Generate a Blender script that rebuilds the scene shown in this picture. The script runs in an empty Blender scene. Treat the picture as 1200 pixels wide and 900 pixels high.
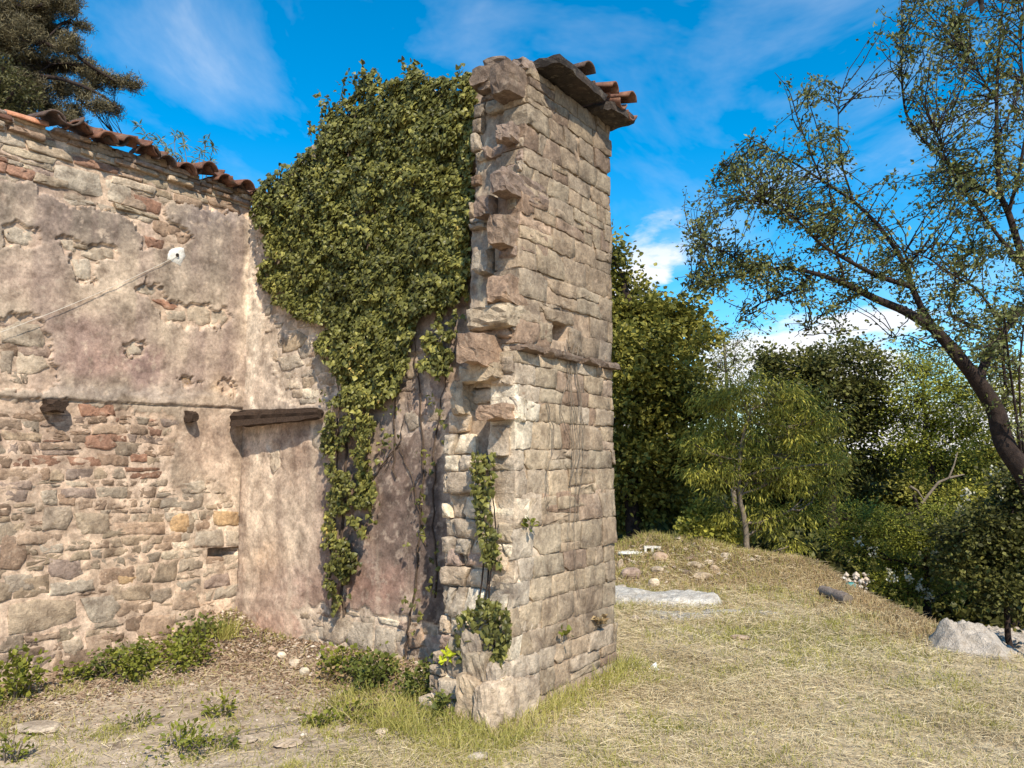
import bpy, math, random
import numpy as np
from mathutils import Vector, Matrix
random.seed(7)
rng = np.random.default_rng(7)
SC = bpy.context.scene
COL = SC.collection

# ------------------------------------------------------------------ camera
CAM_H = 1.7
PITCH = math.radians(5.71)
cam_data = bpy.data.cameras.new('camera')
cam_data.lens = 27.0
cam_data.sensor_width = 36.0
cam_data.clip_start = 0.05
cam_data.clip_end = 3000
cam = bpy.data.objects.new('camera', cam_data)
cam.location = (0, 0, CAM_H)
cam.rotation_euler = (math.radians(90) + PITCH, 0, 0)
COL.objects.link(cam)
SC.camera = cam

# ------------------------------------------------------------------ light
SUN_EL = math.radians(44)
SUN_DIR = Vector((0.30, -0.954, 0)).normalized() * math.cos(SUN_EL) + Vector((0, 0, math.sin(SUN_EL)))
sun_data = bpy.data.lights.new('sun', 'SUN')
sun_data.energy = 5.0
sun_data.angle = math.radians(0.6)
sun_data.color = (1.0, 0.91, 0.74)
sun = bpy.data.objects.new('sun', sun_data)
sun.rotation_euler = SUN_DIR.to_track_quat('Z', 'Y').to_euler()
COL.objects.link(sun)
SC.view_settings.view_transform = 'Standard'
SC.view_settings.look = 'None'
SC.view_settings.exposure = 0.30
SC.view_settings.gamma = 1.0
SC.cycles.max_bounces = 6
SC.cycles.diffuse_bounces = 3
SC.cycles.transparent_max_bounces = 4


# ------------------------------------------------------------------ node helper
class G:
    """tiny wrapper round a node tree"""
    def __init__(s, tree):
        s.t = tree
        tree.nodes.clear()

    def n(s, typ, **kw):
        nd = s.t.nodes.new(typ)
        for k, v in kw.items():
            if k.startswith('i_'):
                key = k[2:]
                key = int(key) if key.isdigit() else key.replace('_', ' ')
                sock = nd.inputs[key]
                if isinstance(v, bpy.types.NodeSocket):
                    s.t.links.new(v, sock)
                else:
                    sock.default_value = v
            else:
                setattr(nd, k, v)
        return nd

    def mix(s, fac, a, b, blend='MIX'):
        nd = s.t.nodes.new('ShaderNodeMix')
        nd.data_type = 'RGBA'
        nd.blend_type = blend
        nd.clamp_factor = True
        for i, v in ((0, fac), (6, a), (7, b)):
            if isinstance(v, bpy.types.NodeSocket):
                s.t.links.new(v, nd.inputs[i])
            elif i == 0:
                nd.inputs[i].default_value = v
            else:
                nd.inputs[i].default_value = tuple(v) + ((1,) if len(v) == 3 else ())
        return nd.outputs[2]

    def noise(s, vec, scale, detail=4, rough=0.55, dist=0.0, w=None):
        nd = s.t.nodes.new('ShaderNodeTexNoise')
        if w is not None:
            nd.noise_dimensions = '4D'
            nd.inputs['W'].default_value = w
        s.t.links.new(vec, nd.inputs['Vector'])
        nd.inputs['Scale'].default_value = scale
        nd.inputs['Detail'].default_value = detail
        nd.inputs['Roughness'].default_value = rough
        nd.inputs['Distortion'].default_value = dist
        return nd.outputs['Fac']

    def ramp(s, fac, stops, interp='LINEAR'):
        nd = s.t.nodes.new('ShaderNodeValToRGB')
        cr = nd.color_ramp
        cr.interpolation = interp
        while len(cr.elements) < len(stops):
            cr.elements.new(0.5)
        for e, (p, c) in zip(cr.elements, stops):
            e.position = p
            e.color = (c, c, c, 1) if isinstance(c, (int, float)) else tuple(c) + (1,)
        s.t.links.new(fac, nd.inputs[0])
        return nd.outputs[0]

    def math(s, op, a, b=0.0, clamp=False):
        nd = s.t.nodes.new('ShaderNodeMath')
        nd.operation = op
        nd.use_clamp = clamp
        for i, v in ((0, a), (1, b)):
            if isinstance(v, bpy.types.NodeSocket):
                s.t.links.new(v, nd.inputs[i])
            else:
                nd.inputs[i].default_value = v
        return nd.outputs[0]

    def link(s, a, b):
        s.t.links.new(a, b)


# ------------------------------------------------------------------ world
world = bpy.data.worlds.new('World')
SC.world = world
world.use_nodes = True
g = G(world.node_tree)
sky = g.n('ShaderNodeTexSky', sky_type='NISHITA', sun_disc=False, sun_elevation=SUN_EL,
          sun_rotation=math.radians(180) - math.atan2(0.30, 0.954), altitude=200,
          air_density=1.0, dust_density=0.3, ozone_density=2.5)
hs = g.n('ShaderNodeHueSaturation', i_Hue=0.490, i_Saturation=1.50, i_Value=1.80, i_Color=sky.outputs[0])
tc = g.n('ShaderNodeTexCoord')
sep = g.n('ShaderNodeSeparateXYZ', i_0=tc.outputs['Generated'])
zz = g.math('MAXIMUM', sep.outputs['Z'], 0.0)
inv = g.math('DIVIDE', 1.0, g.math('ADD', zz, 0.12))
flat = g.n('ShaderNodeCombineXYZ', i_0=g.math('MULTIPLY', sep.outputs['X'], inv),
           i_1=g.math('MULTIPLY', sep.outputs['Y'], inv), i_2=0.0)
mp = g.n('ShaderNodeMapping', i_Vector=flat.outputs[0])
mp.inputs['Rotation'].default_value = (0, 0, math.radians(35))
mp.inputs['Scale'].default_value = (1.3, 1.0, 1)
wisp = g.noise(mp.outputs[0], 0.9, 6, 0.60, 1.1, w=11.3)
wisp = g.ramp(wisp, [(0.50, 0.0), (0.64, 0.22), (0.82, 0.7)])
low = g.n('ShaderNodeMapping', i_Vector=tc.outputs['Generated'])
low.inputs['Scale'].default_value = (1, 1, 2.6)
cum = g.noise(low.outputs[0], 5.2, 8, 0.55, 0.25, w=1.7)
band = g.ramp(zz, [(0.0, 0.20), (0.10, 0.15), (0.17, 0.08), (0.24, 0.02), (0.30, 0.0)])
cumb = g.math('ADD', cum, band)
cumm = g.ramp(cumb, [(0.565, 0.0), (0.625, 0.85), (0.72, 1.0)])
lowmask = g.ramp(zz, [(0.0, 1.0), (0.24, 1.0), (0.36, 0.0)])
cumm = g.math('MULTIPLY', cumm, lowmask)
c1 = g.mix(g.math('MULTIPLY', wisp, 0.75), hs.outputs[0], (8.0, 8.5, 9.2))
c2 = g.mix(cumm, c1, (9.5, 9.2, 9.2))
bg = g.n('ShaderNodeBackground', i_Color=c2, i_Strength=0.10)
wo = g.n('ShaderNodeOutputWorld', i_Surface=bg.outputs[0])


# ------------------------------------------------------------------ maths
CP, SP = math.cos(PITCH), math.sin(PITCH)
ALPHA = math.radians(35.4)
DX, DY = math.sin(ALPHA), math.cos(ALPHA)       # along the long walls, away from the viewer
NX, NY = math.cos(ALPHA), -math.sin(ALPHA)      # across them, to the right
OX, OY = 0.018, 5.28


def ray(px, py):
    cx, cu = (px - 600) / 900, (450 - py) / 900
    return cx, CP - cu * SP, SP + cu * CP


def at_depth(px, py, Y):
    x, y, z = ray(px, py)
    return np.array((x / y * Y, Y, CAM_H + z / y * Y))


def on_ground(px, py, zg=0.0):
    x, y, z = ray(px, py)
    t = (zg - CAM_H) / z
    return x * t, y * t


def proj(P):
    P = np.asarray(P)
    X, Y, Z = P[..., 0], P[..., 1], P[..., 2] - CAM_H
    f = Y * CP + Z * SP
    v = -Y * SP + Z * CP
    f = np.maximum(f, 1e-3)
    return 600 + 900 * X / f, 450 - 900 * v / f


def loc(a, b, z):
    return np.stack(np.broadcast_arrays(OX + DX * a + NX * b, OY + DY * a + NY * b, np.asarray(z, float)), -1)


class Plane:
    """a masonry face: u along it, v up, h out of it"""
    def __init__(s, kind, c):
        s.kind, s.c = kind, c

    def w(s, u, v, h):
        u, v, h = np.asarray(u, float), np.asarray(v, float), np.asarray(h, float)
        return loc(u, s.c + h, v) if s.kind == 'b' else loc(s.c - h, u, v)

    def p(s, px, py):
        x, y, z = ray(px, py)
        if s.kind == 'b':
            t = (s.c + OX * NX + OY * NY) / (x * NX + y * NY)
            return (x * t - OX) * DX + (y * t - OY) * DY, CAM_H + z * t
        t = (s.c + OX * DX + OY * DY) / (x * DX + y * DY)
        return (x * t - OX) * NX + (y * t - OY) * NY, CAM_H + z * t


A_I, B_L = 0.40, -3.61
LW = Plane('b', B_L)     # long wall on the left
IW = Plane('a', A_I)     # gable wall under the ivy
RF = Plane('b', 0.0)     # sunlit outer face of the pillar
EF = Plane('a', 0.0)     # torn end of the pillar


def _h(ix, iy, seed):
    n = (ix * 374761393 + iy * 668265263 + seed * 974634777) & 0xFFFFFFFF
    n = ((n ^ (n >> 13)) * 1274126177) & 0xFFFFFFFF
    return ((n ^ (n >> 16)) & 0xFFFF) / 65535.0


def vn(x, y, seed=0):
    x, y = np.asarray(x, float), np.asarray(y, float)
    ix, iy = np.floor(x).astype(np.int64), np.floor(y).astype(np.int64)
    fx, fy = x - ix, y - iy
    fx, fy = fx * fx * (3 - 2 * fx), fy * fy * (3 - 2 * fy)
    a, b = _h(ix, iy, seed), _h(ix + 1, iy, seed)
    c, d = _h(ix, iy + 1, seed), _h(ix + 1, iy + 1, seed)
    return (a + (b - a) * fx) * (1 - fy) + (c + (d - c) * fx) * fy


def fbm(x, y, seed=0, o=4, r=0.5):
    t, s, amp = 0.0, 0.0, 1.0
    for k in range(o):
        t = t + amp * vn(np.asarray(x) * 2 ** k + 17.3 * k, np.asarray(y) * 2 ** k, seed + k)
        s += amp
        amp *= r
    return t / s


def inpoly(x, y, poly):
    x, y = np.asarray(x, float), np.asarray(y, float)
    c = np.zeros(x.shape, bool)
    n = len(poly)
    for i in range(n):
        x1, y1 = poly[i]
        x2, y2 = poly[(i + 1) % n]
        if y1 == y2:
            continue
        c ^= ((y1 > y) != (y2 > y)) & (x < (x2 - x1) * (y - y1) / (y2 - y1) + x1)
    return c


def inany(x, y, polys):
    m = np.zeros(np.asarray(x, float).shape, bool)
    for p in polys:
        m |= inpoly(x, y, p)
    return m


def sstep(e0, e1, x):
    t = np.clip((np.asarray(x, float) - e0) / (e1 - e0), 0, 1)
    return t * t * (3 - 2 * t)


# ------------------------------------------------------------------ objects
def tag(o, label=None, cat=None, group=None, kind=None):
    if label:
        o['label'] = label
    if cat:
        o['category'] = cat
    if group:
        o['group'] = group
    if kind:
        o['kind'] = kind
    elif cat:
        o['kind'] = 'thing'
    return o


def empty(name, at, label=None, cat=None, group=None):
    o = bpy.data.objects.new(name, None)
    o.empty_display_size = 0.1
    o.location = tuple(float(v) for v in at)
    COL.objects.link(o)
    return tag(o, label, cat, group)


def origin_of(par):
    v = np.zeros(3)
    while par is not None:
        v += np.array(par.location)
        par = par.parent
    return v


def mesh_obj(name, V, F, mat, parent=None, smooth=True, kind=None, cols=None, base=False):
    """V world coordinates, F an index array or a list of them; the origin goes to the middle (or base)"""
    V = np.asarray(V, float)
    F = [np.asarray(f) for f in (F if isinstance(F, list) else [F]) if len(f)]
    org = (V.min(0) + V.max(0)) / 2
    if base:
        org[2] = V[:, 2].min()
    me = bpy.data.meshes.new(name)
    me.vertices.add(len(V))
    me.vertices.foreach_set('co', (V - org).astype(np.float32).ravel())
    idx = np.concatenate([f.ravel() for f in F])
    tot = np.concatenate([np.full(len(f), f.shape[1]) for f in F])
    me.loops.add(len(idx))
    me.loops.foreach_set('vertex_index', idx.astype(np.int32))
    me.polygons.add(len(tot))
    me.polygons.foreach_set('loop_start', (np.cumsum(tot) - tot).astype(np.int32))
    me.polygons.foreach_set('use_smooth', np.full(len(tot), smooth) if isinstance(smooth, bool) else smooth)
    me.update(calc_edges=True)
    if cols is not None:
        at = me.color_attributes.new('Col', 'FLOAT_COLOR', 'POINT')
        c = np.ones((len(V), 4), np.float32)
        c[:, :cols.shape[1]] = cols
        at.data.foreach_set('color', c.ravel())
    me.materials.append(mat)
    o = bpy.data.objects.new(name, me)
    COL.objects.link(o)
    if parent is not None:
        o.parent = parent
        o.location = tuple(org - origin_of(parent))
    else:
        o.location = tuple(org)
    if kind:
        o['kind'] = kind
    return o


# ------------------------------------------------------------------ materials
def new_mat(name):
    m = bpy.data.materials.new(name)
    m.use_nodes = True
    return m, G(m.node_tree)


def finish(g, color, rough=0.9, bump=None, dist=0.01, strength=1.0, trans=0.0):
    b = g.n('ShaderNodeBsdfPrincipled', i_Base_Color=color, i_Roughness=rough)
    b.inputs['Specular IOR Level'].default_value = 0.25
    if bump is not None:
        bn = g.n('ShaderNodeBump', i_Height=bump, i_Distance=dist, i_Strength=strength)
        g.link(bn.outputs[0], b.inputs['Normal'])
    out = b.outputs[0]
    if trans:
        tr = g.n('ShaderNodeBsdfTranslucent', i_Color=color)
        mx = g.n('ShaderNodeMixShader', i_0=trans, i_1=out, i_2=tr.outputs[0])
        out = mx.outputs[0]
    g.n('ShaderNodeOutputMaterial', i_Surface=out)


def stone_mat(name, lichen=0.5, dark=0.6, attr=False, relief=0.014):
    m, g = new_mat(name)
    pos = g.n('ShaderNodeNewGeometry').outputs['Position']
    if attr:
        col = g.n('ShaderNodeAttribute', attribute_name='Col').outputs['Color']
    else:
        col = g.n('ShaderNodeObjectInfo').outputs['Color']
    n1 = g.noise(pos, 7, 6, 0.65, 0.3)
    n2 = g.noise(pos, 38, 5, 0.7)
    n3 = g.noise(pos, 15, 8, 0.72, 0.6, w=2.0)
    n4 = g.noise(pos, 4.2, 5, 0.7, 0.4, w=5.0)
    n5 = g.noise(pos, 120, 3, 0.6)
    c = g.mix(1.0, col, g.ramp(n1, [(0.30, (0.50, 0.46, 0.43)), (0.48, (0.94, 0.92, 0.89)), (0.70, (1.42, 1.40, 1.34))]), 'MULTIPLY')
    c = g.mix(1.0, c, g.ramp(n2, [(0.3, 0.66), (0.5, 1.0), (0.72, 1.3)]), 'MULTIPLY')
    c = g.mix(g.math('MULTIPLY', g.ramp(n3, [(0.54, 0.0), (0.66, 1.0)]), lichen), c, (0.56, 0.47, 0.36))
    c = g.mix(g.math('MULTIPLY', g.ramp(n4, [(0.30, 1.0), (0.47, 0.0)]), dark), c, (0.105, 0.072, 0.055))
    c = g.mix(g.math('MULTIPLY', g.ramp(n5, [(0.30, 1.0), (0.40, 0.0)]), 0.5), c, (0.07, 0.05, 0.04))
    h = g.math('ADD', g.math('MULTIPLY', n3, 0.8), g.math('MULTIPLY', n2, 0.5))
    h = g.math('ADD', h, g.math('MULTIPLY', n5, 0.18))
    h = g.math('ADD', h, g.math('MULTIPLY', n1, 0.9))
    finish(g, c, 0.92, h, relief, 0.9)
    return m


M_STONE = stone_mat('weathered_stone', 0.34, 0.42, relief=.018)
M_STONE_T = stone_mat('lichened_stone', 0.26, 0.62, relief=.020)
M_PLASTER = stone_mat('old_plaster', 0.26, 0.38, attr=True, relief=0.007)


def simple_mat(name, c1, c2, scale=12, rough=0.9, relief=0.004, spots=None, streak=None):
    m, g = new_mat(name)
    pos = g.n('ShaderNodeNewGeometry').outputs['Position']
    if streak:
        mp = g.n('ShaderNodeMapping', i_Vector=g.n('ShaderNodeTexCoord').outputs['Object'])
        mp.inputs['Scale'].default_value = streak
        pos = mp.outputs[0]
    n1 = g.noise(pos, scale, 6, 0.65)
    n2 = g.noise(pos, scale * 6, 4, 0.6)
    c = g.mix(g.ramp(n1, [(0.32, 0.0), (0.68, 1.0)]), c1, c2)
    c = g.mix(1.0, c, g.ramp(n2, [(0.3, 0.7), (0.7, 1.25)]), 'MULTIPLY')
    if spots:
        c = g.mix(g.ramp(g.noise(pos, scale * 2.3, 5, 0.7, w=3.0), [(0.56, 0.0), (0.66, 0.8)]), c, spots)
    h = g.math('ADD', n1, g.math('MULTIPLY', n2, 0.5))
    finish(g, c, rough, h, relief)
    return m


M_TILE = simple_mat('terracotta', (0.075, 0.036, 0.026), (0.24, 0.115, 0.072), 7, spots=(0.15, 0.125, 0.10))
M_TILE_DARK = simple_mat('dark_terracotta', (0.05, 0.035, 0.03), (0.14, 0.09, 0.07), 9, spots=(0.20, 0.17, 0.14))  # darker tile tone, mixed in among the plain ones
M_TILE_NEW = simple_mat('orange_terracotta', (0.42, 0.17, 0.09), (0.55, 0.27, 0.16), 9)
M_WOOD = simple_mat('weathered_timber', (0.022, 0.014, 0.010), (0.10, 0.062, 0.042), 5, relief=0.012, streak=(3, 22, 22))
M_BARK = simple_mat('bark', (0.016, 0.010, 0.009), (0.055, 0.036, 0.028), 14, relief=0.02)
M_BARKL = simple_mat('pale_bark', (0.12, 0.09, 0.065), (0.26, 0.21, 0.16), 14, relief=0.01)
M_CORD = simple_mat('pale_cord', (0.6, 0.54, 0.46), (0.7, 0.64, 0.55), 30)
M_LIME = simple_mat('fresh_lime_plaster', (0.60, 0.56, 0.50), (0.80, 0.76, 0.70), 30, relief=0.006)
M_WHITE = simple_mat('white_mineral_rubble', (0.38, 0.33, 0.28), (0.74, 0.68, 0.60), 11, relief=0.04)
M_SAND = simple_mat('pale_sand', (0.33, 0.27, 0.21), (0.56, 0.48, 0.40), 12, relief=0.03)
M_BIRD = simple_mat('dark_plumage', (0.012, 0.010, 0.010), (0.03, 0.025, 0.022), 20)
M_TEAL = simple_mat('teal_plastic', (0.05, 0.22, 0.22), (0.07, 0.28, 0.27), 5, rough=0.5)
M_PINK = simple_mat('reddish_earth', (0.50, 0.29, 0.21), (0.66, 0.42, 0.32), 6, relief=0.03)


def leaf_mat(name, stops, rough=0.5, trans=0.25, big=1.2):
    """colour from one leaf to the next, with slow drifts through the crown"""
    m, g = new_mat(name)
    geo = g.n('ShaderNodeNewGeometry')
    r = geo.outputs['Random Per Island']
    n = g.noise(geo.outputs['Position'], big, 3, 0.6)
    f = g.math('ADD', g.math('MULTIPLY', r, 0.62), g.math('MULTIPLY', g.math('SUBTRACT', n, 0.31), 1.0), clamp=True)
    c = g.ramp(f, stops)
    finish(g, c, rough, trans=trans)
    return m


M_IVY = leaf_mat('ivy_leaf', [(0.0, (0.033, 0.030, 0.009)), (0.4, (0.098, 0.098, 0.024)), (0.8, (0.228, 0.213, 0.053)), (0.93, (0.371, 0.328, 0.081)), (1.0, (0.775, 0.517, 0.165))], 0.42, 0.12, 2.0)
M_MAPLE = leaf_mat('broad_green_leaf', [(0.0, (0.055, 0.052, 0.014)), (0.5, (0.199, 0.196, 0.041)), (1.0, (0.531, 0.458, 0.095))], 0.5, 0.35)
M_DARKL = leaf_mat('dark_leaf', [(0.0, (0.033, 0.033, 0.014)), (0.5, (0.103, 0.103, 0.029)), (1.0, (0.281, 0.269, 0.067))], 0.5, 0.35)
M_PEACH = leaf_mat('yellow_green_leaf', [(0.0, (0.085, 0.089, 0.017)), (0.5, (0.296, 0.285, 0.047)), (1.0, (0.686, 0.606, 0.109))], 0.5, 0.35)
M_LOCUST = leaf_mat('locust_leaf', [(0.0, (0.084, 0.096, 0.020)), (0.5, (0.251, 0.269, 0.041)), (1.0, (0.616, 0.571, 0.086))], 0.5, 0.35)
M_WILLOW = leaf_mat('silver_leaf', [(0.0, (0.10, 0.12, 0.04)), (0.6, (0.24, 0.25, 0.10)), (1.0, (0.40, 0.36, 0.16))], 0.5, 0.3)
M_OLIVE = leaf_mat('olive_brown_leaf', [(0.0, (0.042, 0.052, 0.016)), (0.5, (0.130, 0.142, 0.041)), (0.9, (0.288, 0.280, 0.089)), (1.0, (0.482, 0.344, 0.173))], 0.45, 0.22)
M_PINE = leaf_mat('pine_needles', [(0.0, (0.044, 0.035, 0.022)), (0.5, (0.121, 0.099, 0.053)), (1.0, (0.287, 0.231, 0.111))], 0.6, 0.1)
M_WEED = leaf_mat('weed_leaf', [(0.0, (0.072, 0.085, 0.013)), (0.5, (0.189, 0.204, 0.032)), (1.0, (0.378, 0.357, 0.063))], 0.5, 0.3, 4)
M_WEEDD = leaf_mat('shaded_weed_leaf', [(0.0, (0.05, 0.06, 0.015)), (0.5, (0.12, 0.14, 0.03)), (1.0, (0.25, 0.25, 0.06))], 0.5, 0.25, 4)  # darker copy of the weed leaf, shade put into its colour
M_FLOWER = leaf_mat('cream_blossom', [(0.0, (0.50, 0.48, 0.36)), (1.0, (0.80, 0.76, 0.62))], 0.7, 0.3)
M_HAY = leaf_mat('cut_hay', [(0.0, (0.28, 0.20, 0.105)), (0.45, (0.58, 0.46, 0.27)), (0.8, (0.76, 0.63, 0.40)), (1.0, (0.85, 0.74, 0.51))], 0.7, 0.2, 1.1)
M_GRASS = leaf_mat('grass_blade', [(0.0, (0.15, 0.145, 0.03)), (0.4, (0.30, 0.285, 0.065)), (0.75, (0.47, 0.41, 0.13)), (1.0, (0.62, 0.50, 0.25))], 0.6, 0.25, 1.5)
M_DRYWEED = leaf_mat('dry_weed', [(0.0, (0.16, 0.10, 0.055)), (0.5, (0.36, 0.25, 0.13)), (1.0, (0.55, 0.43, 0.22))], 0.7, 0.2, 2)
M_LITTER = leaf_mat('leaf_litter', [(0.0, (0.12, 0.07, 0.045)), (0.5, (0.30, 0.20, 0.13)), (1.0, (0.52, 0.40, 0.29))], 0.8, 0.1, 2)


# ------------------------------------------------------------------ leaf and tube builders
TEM = {
    'ivy': (np.array([(0, 0, 0), (-.52, .12, -.05), (-.36, .5, 0), (0, 1, -.10), (.36, .5, 0), (.52, .12, -.05), (0, .38, .09)]),
            np.array([(0, 6, 1), (1, 6, 2), (2, 6, 3), (3, 6, 4), (4, 6, 5), (5, 6, 0)])),
    'oval': (np.array([(0, 0, 0), (-.27, .45, .07), (0, 1, 0), (.27, .45, .07)]), np.array([(0, 2, 1), (0, 3, 2)])),
    'broad': (np.array([(0, 0, 0), (-.45, .35, .08), (-.25, .8, .02), (0, 1, -.06), (.25, .8, .02), (.45, .35, .08)]),
              np.array([(0, 2, 1), (0, 3, 2), (0, 4, 3), (0, 5, 4)])),
    'lance': (np.array([(0, 0, 0), (-.10, .4, .03), (0, .62, .03), (.10, .4, .03), (0, 1, -.14)]), np.array([(0, 2, 1), (0, 3, 2), (1, 2, 4), (2, 3, 4)])),
    'blade': (np.array([(-.5, 0, 0), (.5, 0, 0), (-.35, .55, .0), (.35, .55, .0), (0, 1, -.0)]), np.array([(0, 1, 3), (0, 3, 2), (2, 3, 4)])),
}


def norm(v):
    return v / np.maximum(np.linalg.norm(v, axis=-1, keepdims=True), 1e-9)


def leaf_cloud(P, T, Nn, S, tem='oval', W=None, bend=0.0):
    tv, tf = TEM[tem]
    T = norm(T)
    B = norm(np.cross(T, Nn))
    N2 = np.cross(B, T)
    S = np.broadcast_to(np.asarray(S, float), (len(P),))
    W = S if W is None else np.broadcast_to(np.asarray(W, float), (len(P),))
    x, y, z = tv[:, 0], tv[:, 1], tv[:, 2]
    V = (P[:, None, :] + (W[:, None] * x)[..., None] * B[:, None, :] + (S[:, None] * y)[..., None] * T[:, None, :]
         + (S[:, None] * z)[..., None] * N2[:, None, :])
    if bend:
        V[..., 2] -= bend * S[:, None] * (y ** 2)
    F = tf[None] + (np.arange(len(P)) * len(tv))[:, None, None]
    return V.reshape(-1, 3), F.reshape(-1, 3)


class MB:
    def __init__(s):
        s.V, s.F, s.n = [], {}, 0

    def add(s, V, F):
        V = np.asarray(V, float)
        F = np.asarray(F)
        s.V.append(V)
        s.F.setdefault(F.shape[1], []).append(F + s.n)
        s.n += len(V)

    def tube(s, pts, rad, sides=5, cap=True):
        pts = np.asarray(pts, float)
        k = len(pts)
        rad = np.broadcast_to(np.asarray(rad, float), (k,))
        t = np.gradient(pts, axis=0)
        t = norm(t)
        ref = np.array([0.31, 0.17, 0.93]) if abs(t[:, 2]).mean() < 0.8 else np.array([0.93, 0.3, 0.1])
        a = norm(np.cross(t, ref))
        b = np.cross(t, a)
        an = np.arange(sides) * 2 * math.pi / sides
        ring = pts[:, None] + rad[:, None, None] * (np.cos(an)[None, :, None] * a[:, None] + np.sin(an)[None, :, None] * b[:, None])
        i = np.arange(k - 1)[:, None] * sides
        j = np.arange(sides)[None]
        q = np.stack([i + j, i + (j + 1) % sides, i + sides + (j + 1) % sides, i + sides + j], -1).reshape(-1, 4)
        s.add(ring.reshape(-1, 3), q)

    def build(s, name, mat, parent=None, **kw):
        return mesh_obj(name, np.concatenate(s.V), [np.concatenate(f) for f in s.F.values()], mat, parent, **kw)


def rnd_unit(n):
    return norm(rng.normal(size=(n, 3)))


# ------------------------------------------------------------------ ground
def ground_z(x, y):
    x, y = np.asarray(x, float), np.asarray(y, float)
    z = 0.05 * (fbm(x * 0.5, y * 0.5, 3) - 0.5) + 0.035 * (fbm(x * 2.2, y * 2.2, 5) - 0.5) + 0.03 * (fbm(x * 9, y * 9, 8, 3) - 0.5)
    # spoil mound behind the pillar
    z = z + 0.52 * np.exp(-(((x - 2.35) / 1.2) ** 2 + ((y - 11.9) / 0.95) ** 2)) * (0.45 + 1.1 * fbm(x * 2.4, y * 2.4, 21))
    z = z + 0.22 * np.exp(-(((x - 4.0) / 0.8) ** 2 + ((y - 11.4) / 0.9) ** 2))
    # rubble bank against the inner corner
    a = (x - OX) * DX + (y - OY) * DY
    b = (x - OX) * NX + (y - OY) * NY
    ins = sstep(0.9, 0.2, a) * sstep(0.2, -0.5, b)
    z = z + 0.17 * np.exp(-((b - B_L) / 0.35) ** 2) * sstep(-1.4, 0.2, a) * ins
    z = z + 0.12 * np.exp(-((a - A_I) / 0.30) ** 2) * ins
    z = z + 0.05 * np.exp(-(((a + 0.15) / 0.3) ** 2 + ((b + 0.3) / 0.35) ** 2))
    # the field falls away to the right and behind
    edge = np.maximum(x - 4.35 - 0.05 * (y - 9.5), 0) * sstep(6.2, 8.0, y)
    back = np.maximum(y - 12.9, 0)
    d = np.sqrt(edge ** 2 + back ** 2)
    z = z - 2.6 * (1 - np.exp(-d * 0.22))
    return z


def stretch(lo, hi, step, far, growth=1.14):
    mid = np.arange(lo, hi + step / 2, step)
    out = []
    s, v = step, hi
    while v < far:
        s *= growth
        v += s
        out.append(v)
    out2 = []
    s, v = step, lo
    while v > -far:
        s *= growth
        v -= s
        out2.append(v)
    return np.concatenate([np.array(out2[::-1]), mid, np.array(out)])


def green_patch(x, y):
    """where living grass outweighs hay, 0..1"""
    gm = .8 * sstep(0.51, 0.66, fbm(x * 0.8 + 3, y * 1.1 + 5, 40, 4))
    for px, py, rx, ry, s in ((960, 745, 90, 26, .9), (430, 862, 150, 34, .75), (350, 895, 200, 20, .5), (700, 880, 60, 22, .5), (1090, 800, 60, 14, .4), (1000, 850, 90, 14, .4), (250, 872, 70, 20, .6), (180, 806, 60, 8, .35), (110, 856, 70, 9, .35), (60, 895, 80, 12, .5), (860, 790, 60, 10, .5), (780, 850, 70, 14, .4), (1120, 840, 70, 14, .5), (840, 740, 60, 12, .7), (800, 700, 60, 10, .5), (480, 880, 130, 30, .6), (760, 790, 40, 14, .5),
                              (640, 770, 60, 40, .5), (500, 800, 80, 30, .6), (420, 830, 70, 22, .5), (950, 780, 50, 10, .6), (860, 890, 90, 12, .3)):
        gx, gy = on_ground(px, py)
        d = gy * gy / (CAM_H * 900)
        gm = np.maximum(gm, s * np.exp(-(((x - gx) / (rx * gy / 900)) ** 2 + ((y - gy) / (ry * d)) ** 2)))
    return gm


def inside(x, y):
    a = (x - OX) * DX + (y - OY) * DY
    b = (x - OX) * NX + (y - OY) * NY
    return sstep(0.1, -0.9, b + 0.35 * (fbm(x * 1.3, y * 1.3, 60) - 0.5) + 0.25 * (a + 0.3))


gxs = stretch(-4.5, 6.5, 0.06, 600)
gys = stretch(3.0, 13.5, 0.06, 600)
GX, GY = np.meshgrid(gxs, gys)
GZ = ground_z(GX, GY)
gcol = np.empty(GX.shape + (3,))
t1 = fbm(GX * 1.4, GY * 1.4, 31)[..., None]
hay = np.array((0.54, 0.44, 0.29)) * (1 - t1) + np.array((0.40, 0.31, 0.20)) * t1
grn = np.array((0.17, 0.16, 0.06))
earth = np.array((0.50, 0.41, 0.31)) * (1 - t1) + np.array((0.33, 0.255, 0.185)) * t1
gp = green_patch(GX, GY)[..., None] * 0.7
ins = inside(GX, GY)[..., None]
gcol = hay * (1 - gp) + grn * gp
gcol = gcol * (1 - ins) + earth * ins
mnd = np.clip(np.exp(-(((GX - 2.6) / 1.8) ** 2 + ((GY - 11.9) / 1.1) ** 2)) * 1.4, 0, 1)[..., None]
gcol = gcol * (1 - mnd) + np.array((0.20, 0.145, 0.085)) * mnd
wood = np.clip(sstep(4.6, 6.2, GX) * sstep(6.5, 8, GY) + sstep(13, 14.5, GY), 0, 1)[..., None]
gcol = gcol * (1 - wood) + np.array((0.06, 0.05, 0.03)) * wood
idx = np.arange(GX.size).reshape(GX.shape)
GF = np.stack([idx[:-1, :-1], idx[:-1, 1:], idx[1:, 1:], idx[1:, :-1]], -1).reshape(-1, 4)
M_GROUND = stone_mat('dry_ground', 0.12, 0.12, attr=True, relief=0.012)
ground = mesh_obj('ground', np.stack([GX, GY, GZ], -1).reshape(-1, 3), GF, M_GROUND, cols=gcol.reshape(-1, 3), kind='structure')


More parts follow.
